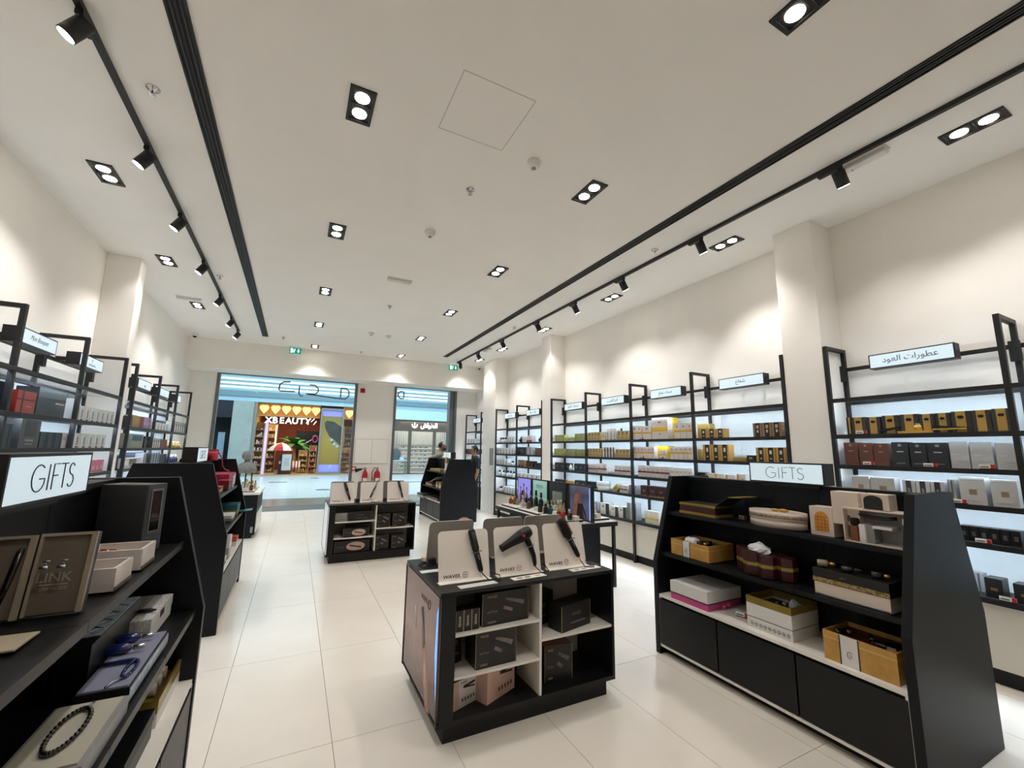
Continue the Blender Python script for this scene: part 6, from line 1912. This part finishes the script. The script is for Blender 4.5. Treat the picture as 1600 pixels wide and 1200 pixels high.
    for d in (-1, 1):
        MB().ell((0, 0, 0), (.012 * s, .02 * s, .03 * s), 8, 6).obj('ear', skin, t, hc + Vector((d * .08 * s, .015 * s, -.02 * s)))
        e = MB().ell((0, 0, 0), (.012 * s, .007 * s, .007 * s), 8, 6).obj('eye', mat('eye_dark', '1a1413', .2, noise=0), t, hc + Vector((d * .032 * s, -.094 * s, -.012 * s)))
        B(-.018 * s, .018 * s, -.006 * s, .004 * s, 0, .006 * s).obj('eyebrow', HAIR, t, hc + Vector((d * .032 * s, -.095 * s, .01 * s)))
    MB().tube([(0, -.09 * s, .0), (0, -.108 * s, -.022 * s), (0, -.122 * s, -.04 * s), (0, -.09 * s, -.046 * s)], [.006 * s, .009 * s, .013 * s, .008 * s], 8).obj('nose', skin, t, hc)
    B(-.024 * s, .024 * s, -.004 * s, .006 * s, -.004 * s, .004 * s).obj('mouth', mat('lips', '74443a', .5, noise=0), t, hc + Vector((0, -.1 * s, -.068 * s)))
    MB().tube([(p[0] * .068 * s, p[1] * .075 * s, 0) for p in arc(0, 0, 1, 1, 0, 345, 14)], .014 * s, 6).obj('collar', top, t, Vector(L(.0, 1.465)) * s)
    if beard:
        bm = MB().ell((0, 0, 0), (.066 * s, .06 * s, .05 * s), 14, 8).obj('beard', HAIR, t, hc + Vector((0, -.048 * s, -.085 * s)))
    return t


person('man in dark navy polo shirt standing beside the entrance corner shelving', (4.03, 10.0, 0), -PI / 2 - .15, SKIN2, POLO, 'short', height=1.72)
person('bearded man in khaki shirt leaning over the distant GIFTS stand', (3.42, 11.35, 0), PI / 2 - .2, SKIN, SHIRT, 'long', lean=.22, lift=(-.2, .08, 1.08), beard=True, bald=True, height=1.82)

# ================================================================== the mall outside
MTILE = mat('mall_tile', 'bccacf', .25, noise=.05, scale=2)
MGROUT = mat('mall_grout', '7f8c90', .7, noise=0)
PBLUE = mat('pale_blue_paint', 'd6e9f0', .6, noise=.02)
GBLUE = mat('grey_blue_paint', '6f8d98', .6, noise=.02)
LINE = mat('light_line', 'f4fbe8', .4, emit=1.0, ecol='f4f8e4', noise=0)
struct(B(-9, 15, 12.62, 13.75, -.1, 0).obj('floor_threshold', STONE))
struct(B(-9, 15, 13.75, 15.6, -.1, 0).obj('floor_border', GSTONE))
mf = struct(B(-9, 15, 15.6, 27.75, -.1, -.006).obj('floor_mall', MGROUT))
mt = B(.003, .957, .003, 1.212, -.006, 0).mesh('tile', MTILE)
for i in range(-5, 12):
    for j in range(10):
        link('tile', mt, mf, (.165 + .96 * i, 15.6 + 1.215 * j, 0))
for x0, x1, y in ((-.98, -.22, 22.9), (.87, 1.28, 25.4), (.85, 1.32, 18.4), (-1.9, -1.05, 18.9), (4.3, 6.4, 21.5)):
    B(x0, x1, y - .22, y + .22, 0, .002).obj('inlay_strip', DGREY, mf)
struct(B(-9, 15, 12.62, 28, 7.2, 7.3).obj('ceiling_mall', PBLUE))
struct(B(-9.2, -9, 12.62, 36, 0, 7.2).obj('wall_mall_side', PBLUE))
struct(B(15, 15.2, 12.62, 36, 0, 7.2).obj('wall_mall_end', PBLUE))
bh = struct(B(-9, 15, 27.9, 28.2, 4.15, 7.2).obj('wall_bulkhead', mat('bulkhead_blue', '9fc3d0', .6, noise=.02)))
for z0, z1 in ((5.33, 5.43), (5.09, 5.19), (4.87, 4.97)):
    B(-9, 15, 27.86, 27.9, z0, z1).obj('light_line', LINE, bh)
for z0, z1 in ((5.19, 5.33), (4.97, 5.09)):
    B(-9, 15, 27.88, 27.9, z0 + .01, z1 - .01).obj('greyblue_groove', mat('blue_groove', '84a9b6', .6, noise=0), bh)  # grey-blue strips between the lit lines
B(-9, 15, 27.8, 27.9, 4.42, 4.72).obj('grey_band', GBLUE, bh)
B(4.4, 15, 27.85, 27.95, 3.52, 4.15).obj('soffit_band', mat('soffit_white', 'bfdfe4', .6, noise=.02), bh)
al = bpy.data.lights.new('mall_area_light', 'AREA')  # wide cool area lamp, out of view under the mall ceiling
al.shape = 'RECTANGLE'
al.size, al.size_y = 18, 10
al.energy = MALL_W
al.color = (.78, .93, 1.0)
ao = bpy.data.objects.new('mall_area_light', al)
COL.objects.link(ao)
ao.location = (2.5, 20.5, 7.1)
# dark shop and the pale column
struct(B(-9, -3.25, 29.5, 29.6, 0, 4.15).obj('wall_dark_shop', mat('dark_shop', '0e1013', .5, noise=0)))
struct(B(-9, -3.25, 27.95, 28.05, 3.2, 4.15).obj('wall_dark_fascia', mat('dark_fascia', '131b26', .4, noise=0)))
t = thing('light_board', 'tall pale blue panel inside the dark shop across the mall', 'panel', (-3.75, 28.6, 0))
B(-.16, .16, -.03, .03, .2, 2.4).obj('panel_face', mat('pale_panel', '7f98ab', .4, emit=.15, noise=0), t)
B(-.2, .2, -.04, .04, 0, .2).obj('base', BFLAT, t)
struct(B(-3.27, -2.28, 27.8, 28.4, 0, 4.15).obj('pillar_mall', mat('green_marble', '98a29c', .3, noise=.12, scale=1.6)))
# ------------------------------------------------------------------ the beauty shop
WOODW = mat('warm_wood', 'a9824f', .5, noise=.15, scale=6)
FRM = mat('portal_frame', '7b7d78', .45, noise=.04)
REDW = mat('red_brown_wall', '6b2a18', .7, noise=.06)
HEART = mat('heart_lamp', 'ffd890', .4, emit=.7, ecol='ffc25c', noise=0)
SGN = mat('white_lit_letter', 'ffffff', .4, emit=2.0, ecol='fff8f0', noise=0)
struct(B(-2.28, 4.4, 27.75, 34, -.05, .06).obj('floor_beauty_shop', mat('shop_wood_floor', 'b79c79', .35, noise=.1, scale=3)))
struct(B(-2.28, 4.4, 33.9, 34, 0, 4.2).obj('wall_beauty_rear', REDW))
struct(B(-2.32, -2.26, 28.4, 34, 0, 4.2).obj('wall_beauty_side', WOODW))
struct(B(4.4, 4.5, 27.9, 34, 0, 4.2).obj('wall_beauty_divider', FRM))
struct(B(-2.28, 4.4, 28.2, 34, 4.15, 4.25).obj('ceiling_beauty_shop', mat('shop_ceiling', '2b1d18', .7, noise=0)))
hd = thing('shop_header', 'glowing wooden header with a row of heart lamps', 'shop front', (0, 28.2, 3.4))
B(-2.15, 1.18, .25, .3, 0, .75).obj('back_board', mat('header_wood', 'b57f35', .5, emit=.3, ecol='b5701f', noise=.08), hd)
B(-2.15, 1.18, -.1, .3, .68, .75).obj('top_board', WOODW, hd)
B(-2.15, 1.18, -.1, .3, -.02, .03).obj('bottom_board', WOODW, hd)
hp = [(0, -.27)] + [(.2, -.02), (.25, .12), (.2, .23), (.1, .26), (0, .24), (-.1, .26), (-.2, .23), (-.25, .12), (-.2, -.02)]
hm = MB().prism(hp, 'y', -.06, .06).mesh('heart_lamp', HEART)
for x in (-1.8, -1.22, -.66, -.12, .42, .93):
    link('heart_lamp', hm, hd, (x, .1, .38))
B(-2.28, -2.12, -.3, .2, -3.4, .75).obj('frame_post', FRM, hd)
h2 = thing('shop_header', 'glowing heart lamp right of the tall lit screen', 'shop front', (2.8, 28.2, 3.4))
link('heart_lamp', hm, h2, (.05, .1, .32))
B(-.3, .9, .25, .3, 0, .75).obj('back_board', mat('header_wood', 'b57f35'), h2)
sg = thing('shop_sign', 'white lit XBEAUTY letters hanging below the hearts', 'sign', (-.5, 28.3, 3.17))
for k, c in enumerate('XBEAUTY'):
    text(c, .36, SGN, sg, (-1.03 + .345 * k, 0, 0), weight=.02, name='letter', depth=.03)
B(-1.25, 1.25, .0, .03, .18, .21).obj('mounting_rail', BFLAT, sg)
for k, (x, z, r) in enumerate(((-.2, 3.5, .3), (.05, 3.5, .2), (.55, 3.25, .6), (.85, 3.35, .7), (1.0, 3.2, .6), (-1.3, 3.6, .2))):
    t = thing('strip_lamp', 'small slanted white strip lamp inside the beauty shop, %s from its column' % ORD[k], 'light', (x, 29.2 + .3 * k, z))
    c = Vector((math.sin(r), 0, math.cos(r)))
    MB().cyl(c * -.14, c * .14, .02, n=8).obj('tube', SGN, t)
    MB().cyl(c * .14, c * .17, .025, n=8).obj('cap', BFLAT, t)
    MB().cyl(c * .16, (c.x * .16, 0, 4.15 - z), .006, n=6).obj('suspension_rod', BFLAT, t)
l = bpy.data.lights.new('shop_glow', 'AREA')
l.size = 3
l.energy = 230
l.color = (1, .8, .55)
lo = bpy.data.objects.new('shop_glow', l)
COL.objects.link(lo)
lo.location = (0, 30.5, 4.0)
# lit screen beside the entrance
t = thing('lit_screen', 'tall lit advertising screen with golden picture and dark shape', 'screen', (1.87, 28.05, 0))
for a in ((-.66, -.57), (.56, .66)):
    B(a[0], a[1], -.12, .1, .06, 4.0).obj('frame', FRM, t)
B(-.57, .56, -.12, .1, 3.88, 4.0).obj('frame', FRM, t)
B(-.57, .56, -.12, .1, .06, .2).obj('frame', FRM, t)
B(-.57, .56, -.03, .1, .2, 3.88).obj('picture', grad_mat('golden_picture', [(0, '8d8ae0'), (.11, '8d8ae0'), (.115, '7d6a30'), (.5, '8d7a3c'), (.9, '77703f'), (.905, '8a86e6'), (1, '8a86e6')], 'Z', .3, .28), t)
MB().prism([(-.42, 3.1), (-.3, 3.25), (.1, 3.2), (.55, 2.9), (.55, 1.75), (.3, 2.0), (-.1, 2.3), (-.35, 2.75)], 'y', -.034, -.03).obj('printed_shape', mat('print_slate', '3c3c36', .5, noise=.2, scale=3), t)
for k, (x, z) in enumerate(((.05, 2.1), (.2, 1.85), (.38, 1.72), (.1, .55), (.02, .45))):
    MB().ell((0, 0, 0), (.09, .003, .07), 10, 6).obj('printed_petal', mat('print_petal', '9db0e2', .5, noise=0), t, (x, -.036, z))
MB().prism([(-.02, 1.95), (.15, 2.1), (.2, 1.95), (.1, 1.85)], 'y', -.037, -.034).obj('printed_leaf', mat('print_leaf', '4c7a3a', .5, noise=0), t)
# things in the beauty shop
t = thing('parasol', 'red and white beach parasol in the beauty shop', 'parasol', (-.76, 28.75, .06))
MB().cyl((0, 0, 0), (0, 0, 1.8), .02).obj('pole', WOODW, t)
MB().cyl((0, 0, 0), (0, 0, .08), .25).obj('base', GREY, t)
for k in range(8):
    m = MB()
    prof = [(.02, 1.82), (.3, 1.74), (.55, 1.56), (.7, 1.36)]
    a0, a1 = 2 * PI * k / 8 + .2, 2 * PI * (k + 1) / 8 + .2
    v = [(r * math.cos(a), r * math.sin(a), z) for r, z in prof for a in (a0, a1)]
    m.add(v, [(2 * i, 2 * i + 2, 2 * i + 3, 2 * i + 1) for i in range(3)])
    m.obj('canopy_panel', mat('parasol_red', 'b2222a', .6, noise=0) if k % 2 else mat('parasol_white', 'e3ddcc', .6, noise=0), t)
t = thing('palm_tree', 'green palm with broad fronds behind the parasol', 'plant', (-.06, 31.0, .06))
MB().tube([(0, 0, 0), (.03, 0, .8), (-.02, 0, 1.7)], [.14, .12, .09], 10).obj('trunk', WOODW, t)
LEAF = mat('palm_leaf', '2f7a32', .6, noise=.25, scale=9)
rr = random.Random(4)
for k in range(16):
    a = 2 * PI * k / 16 + rr.uniform(-.15, .15)
    ln, up = rr.uniform(.75, 1.25), rr.uniform(.3, 1.3)
    pts = [Vector((math.cos(a) * ln * u, math.sin(a) * ln * u, 1.7 + up * u - .75 * u * u)) for u in (0, .3, .6, .85, 1)]
    w = [.03, .18, .24, .16, .01]
    sd = Vector((-math.sin(a), math.cos(a), 0))
    v = [p + sd * x * s_ + Vector((0, 0, -.03 * abs(s_))) for p, x in zip(pts, w) for s_ in (-1, 0, 1)]
    f = []
    for i in range(4):
        f += [(3 * i, 3 * i + 3, 3 * i + 4, 3 * i + 1), (3 * i + 1, 3 * i + 4, 3 * i + 5, 3 * i + 2)]
    MB().add(v, f).obj('frond', LEAF, t)
t = thing('sign_stand', 'pale standing notice board with a red foot by the palm', 'sign', (-.4, 28.35, .06))
B(-.24, .24, -.02, .02, .22, 1.15).obj('board', mat('notice_board', 'b8b8b4', .5, noise=.03), t)
B(-.26, .26, -.06, .06, 0, .22).obj('foot', MAROON, t)
for k in range(4):
    B(-.14, .14, -.024, -.02, .5 + .12 * k, .54 + .12 * k).obj('printed_line', GREY, t)
B(-.28, -.24, -.03, .03, .0, 1.2).obj('side_rail', BFLAT, t)
t = thing('parasol_bag', 'slim black upright case beside the notice board', 'case', (-.74, 28.4, .06))
MB().prism([(-.08, 0), (.08, 0), (.06, 1.1), (-.06, 1.1)], 'y', -.06, .06).obj('case', BFLAT, t)
B(-.05, .05, -.07, -.06, .6, .75).obj('print', GREY, t)


def rack(label, x, y, w, h, cols, d=.5, n=5):
    t = thing('product_rack', label, 'shelf', (x, y, .06))
    for s in (-w / 2, w / 2 - .04):
        B(s, s + .04, 0, d, 0, h).obj('side_board', WOODW, t)
    B(-w / 2 + .04, w / 2 - .04, d - .03, d, 0, h).obj('back_board', WOODW, t)
    rr = random.Random(label)
    for k in range(n):
        z = .08 + (h - .1) * k / n
        B(-w / 2 + .04, w / 2 - .04, .02, d - .03, z - .03, z).obj('shelf_board', WOODW, t)
        m = MB()
        c = int(w / .09)
        for i in range(c):
            xx = -w / 2 + .07 + (w - .14) * i / max(1, c - 1)
            hh = rr.uniform(.12, .6) * (h / n)
            m.box(xx - .03, xx + .03, .05, .2, z, z + hh, rr.randrange(len(cols)))
        m.obj('goods', [cm(q) for q in cols], t)['kind'] = 'stuff'
    return t


C1 = ['d9c6b2', 'b08090', '6b4a52', 'e4d8cc', '7c5a7c']
rack('tall product rack beside the pale column', -1.95, 28.9, .5, 3.0, C1, n=7)
rack('second product rack deeper inside the beauty shop', -1.35, 30.5, .5, 3.0, ['caa86a', 'd9c6a0', '8d6a3c', 'e8dcc0'], n=7)
rack('golden lit product tower in the middle of the beauty shop', .45, 29.4, .5, 1.4, ['d8b450', 'e6cf84', 'a5802e'], n=4)
rack('red product rack beside the tall lit screen', .98, 29.0, .42, 1.7, ['b5412e', 'd07a5c', 'e0a080'], n=5)
rack('orange red product rack beyond the tall lit screen', 2.85, 28.9, .6, 1.6, ['b5412e', '8d3040', 'd98a60'], n=5)
rack('dark product rack under the second heart lamp', 3.1, 30.2, .6, 3.0, ['8d6a5c', 'b59a90', '5a3a3c'], n=7)
t = thing('light_column', 'slim lilac light column inside the beauty shop', 'light', (-1.62, 29.1, .06))
B(-.07, .07, -.07, .07, 0, 3.1).obj('tube', mat('lilac_tube', 'b9b4f2', .4, emit=.8, noise=0), t)
B(-.08, .08, -.08, .08, 3.1, 3.2).obj('cap', BFLAT, t)
t = thing('light_column', 'slim warm white light column on the deeper product rack', 'light', (-1.15, 30.2, .06))
B(-.04, .04, -.04, .04, 1.4, 2.9).obj('tube', mat('warm_tube', 'ffe8c0', .4, emit=1.2, noise=0), t)
B(-.03, .03, -.03, .03, 0, 1.4).obj('stand', BFLAT, t)
t = thing('wall_screen', 'large dark blue screen on the rear wall of the beauty shop', 'screen', (1.1, 33.8, 1.9))
B(-1.1, 1.0, -.06, .06, -.9, .8).obj('screen_face', mat('dark_screen', '0f1122', .3, noise=0), t)
B(-1.14, 1.04, -.04, .08, .8, .86).obj('frame', BFLAT, t)
t = thing('pink_net', 'pink hooped net prop on a slanted rod', 'net', (.72, 29.3, 1.93))
MB().tube([(-.35, 0, -.15), (.2, 0, .2)], .02, 6).obj('rod', SILVERM, t)
MB().tube([(.33 + .14 * math.cos(a), 0, .22 + .2 * math.sin(a)) for a in [2 * PI * i / 14 for i in range(14)]], .035, 6, closed=True).obj('hoop', PINK, t)
t = thing('deck_chair', 'small red striped deck chair beside the notice board', 'chair', (.12, 28.75, .06))
for s in (-.2, .2):
    MB().tube([(s, -.2, 0), (s, .3, .75)], .02, 6).obj('leg', WOODW, t)
    MB().tube([(s, .3, 0), (s, -.25, .5)], .02, 6).obj('leg', WOODW, t)
for k in range(5):
    x = -.19 + .08 * k
    MB().prism([(-.2, .42), (.0, .3), (.28, .74), (.28, .72), (.0, .27), (-.2, .4)], 'x', x, x + .075).obj('stripe', mat('parasol_red', 'b2222a') if k % 2 else WCARD, t)
# ------------------------------------------------------------------ the shoe shop
FASC = mat('brown_fascia', '54453a', .5, noise=.03)
fb = struct(B(4.5, 15, 27.95, 28.1, 2.78, 3.52).obj('wall_shoe_fascia', FASC))
for x in (4.5, 6.57, 8.22, 10.2):
    B(x, x + .19, 27.98, 28.12, 0, 2.78).obj('post', FASC, fb)
B(4.5, 12, 27.98, 28.12, 0, .08).obj('sill', FASC, fb)
for a, b in ((4.69, 6.57), (6.76, 8.22), (8.41, 10.2)):
    B(a, b, 28.03, 28.05, .08, 2.78).obj('glass_pane', PANE, fb)
ss = thing('shop_sign', 'white lit Arabic shop sign on the brown fascia', 'sign', (7.6, 27.93, 3.15))
text(arabic('\u0627\u0644\u0637\u0648\u0627\u0634'), .42, SGN, ss, (.28, 0, 0), weight=.03, depth=.03, width=1.15)
MB().tube([(-.86, 0, .1), (-.8, 0, -.08), (-.68, 0, -.14), (-.56, 0, -.08), (-.5, 0, .1)], .035, 6).obj('emblem', SGN, ss)
MB().tube([(-.68, 0, -.14), (-.68, 0, .2)], .03, 6).obj('emblem', SGN, ss)
struct(B(4.5, 15, 31.9, 32, 0, 4.2).obj('wall_shoe_rear', mat('shoe_wall', 'b7b4ac', .7, noise=.03)))
struct(B(4.5, 15, 28.1, 32, 3.5, 3.6).obj('ceiling_shoe_shop', WHITE))
struct(B(4.5, 15, 27.95, 32, -.05, .02).obj('floor_shoe_shop', mat('shoe_floor', 'b9b8b2', .3, noise=.03)))
l = bpy.data.lights.new('shoe_shop_glow', 'AREA')
l.size = 4
l.energy = 230
l.color = (1, .96, .9)
lo = bpy.data.objects.new('shoe_shop_glow', l)
COL.objects.link(lo)
lo.location = (8, 29.8, 3.4)
SHC = ['2a211d', '5a3d2b', '8d6a48', '1a1817', 'b79a72', '3b2a24']
sc_ = []
for k, c in enumerate(SHC):
    m = MB().prism([(-.12, 0), (.12, 0), (.125, .03), (.03, .05), (-.04, .1), (-.12, .1)], 'y', -.04, .04)
    sc_.append(m.mesh('shoe', cm(c)))
rr = random.Random(9)
for row in range(6):
    z = .35 + .27 * row
    t = thing('shoe_shelf', 'white shoe shelf in the shop across the mall, %s from the floor' % ORD[row], 'shelf', (8.3, 30.6, z))
    B(-1.75, 2.1, -.15, .3, -.03, 0).obj('shelf_board', WHITE, t)
    B(-1.75, 2.1, -.16, -.15, -.04, 0).obj('front_edge', WHITE, t)
    for x in (-1.74, .2, 2.07):
        B(x, x + .03, .26, .3, -.24 if row else -.33, -.03).obj('bracket', WHITE, t)
    for i in range(11):
        s = link('shoe', rr.choice(sc_), None, (6.75 + .33 * i + .04 * (row % 2), 30.58, z + .001))
        s.rotation_euler = (0, 0, rr.choice((0, PI)) + rr.uniform(-.2, .2))
        tag(s, 'shoe, %s from the post, %s shelf up in the shoe shop' % (NTH[i], ORD[row]), 'shoe', 'shoes on the white shelves across the mall')
t = thing('curtain_wall', 'pleated pale grey curtain above the shoe shelves', 'curtain', (8.3, 31.3, 1.95))
for k in range(26):
    MB().prism([(-1.8 + .15 * k, 0), (-1.73 + .15 * k, -.05), (-1.66 + .15 * k, 0)], 'z', 0, 1.3).obj('pleat', mat('pleat_grey', 'a5a298', .7, noise=.05), t)
t = thing('backpack', 'dark round backpack on a stand in the shoe shop window', 'bag', (5.95, 28.6, .9))
MB().lathe([(.2, 0), (.3, .1), (.32, .45), (.22, .68), (.08, .74)], 16, sy=.6).obj('bag_body', mat('dark_bag', '23282a', .7, noise=.1), t)
MB().tube([(-.06, 0, .72), (0, 0, .82), (.06, 0, .72)], .015, 6).obj('handle', BFLAT, t)
t = thing('display_table', 'low pale glass display table in the shoe shop window', 'table', (5.95, 28.6, .02))
B(-.7, .7, -.3, .3, .82, .87).obj('table_top', mat('pale_glass_top', 'b9d3da', .1, noise=0), t)
for x in (-.6, .6):
    B(x - .03, x + .03, -.25, .25, 0, .82).obj('leg', SILVERM, t)
t = thing('price_screen', 'small blue lit screen on the display table', 'screen', (6.3, 28.45, .89))
B(-.12, .12, -.01, .01, 0, .2).obj('screen_face', mat('blue_screen', '9fc9ee', .4, emit=.5, noise=0), t)
B(-.06, .06, -.03, .03, -.0, .01).obj('foot', BFLAT, t)
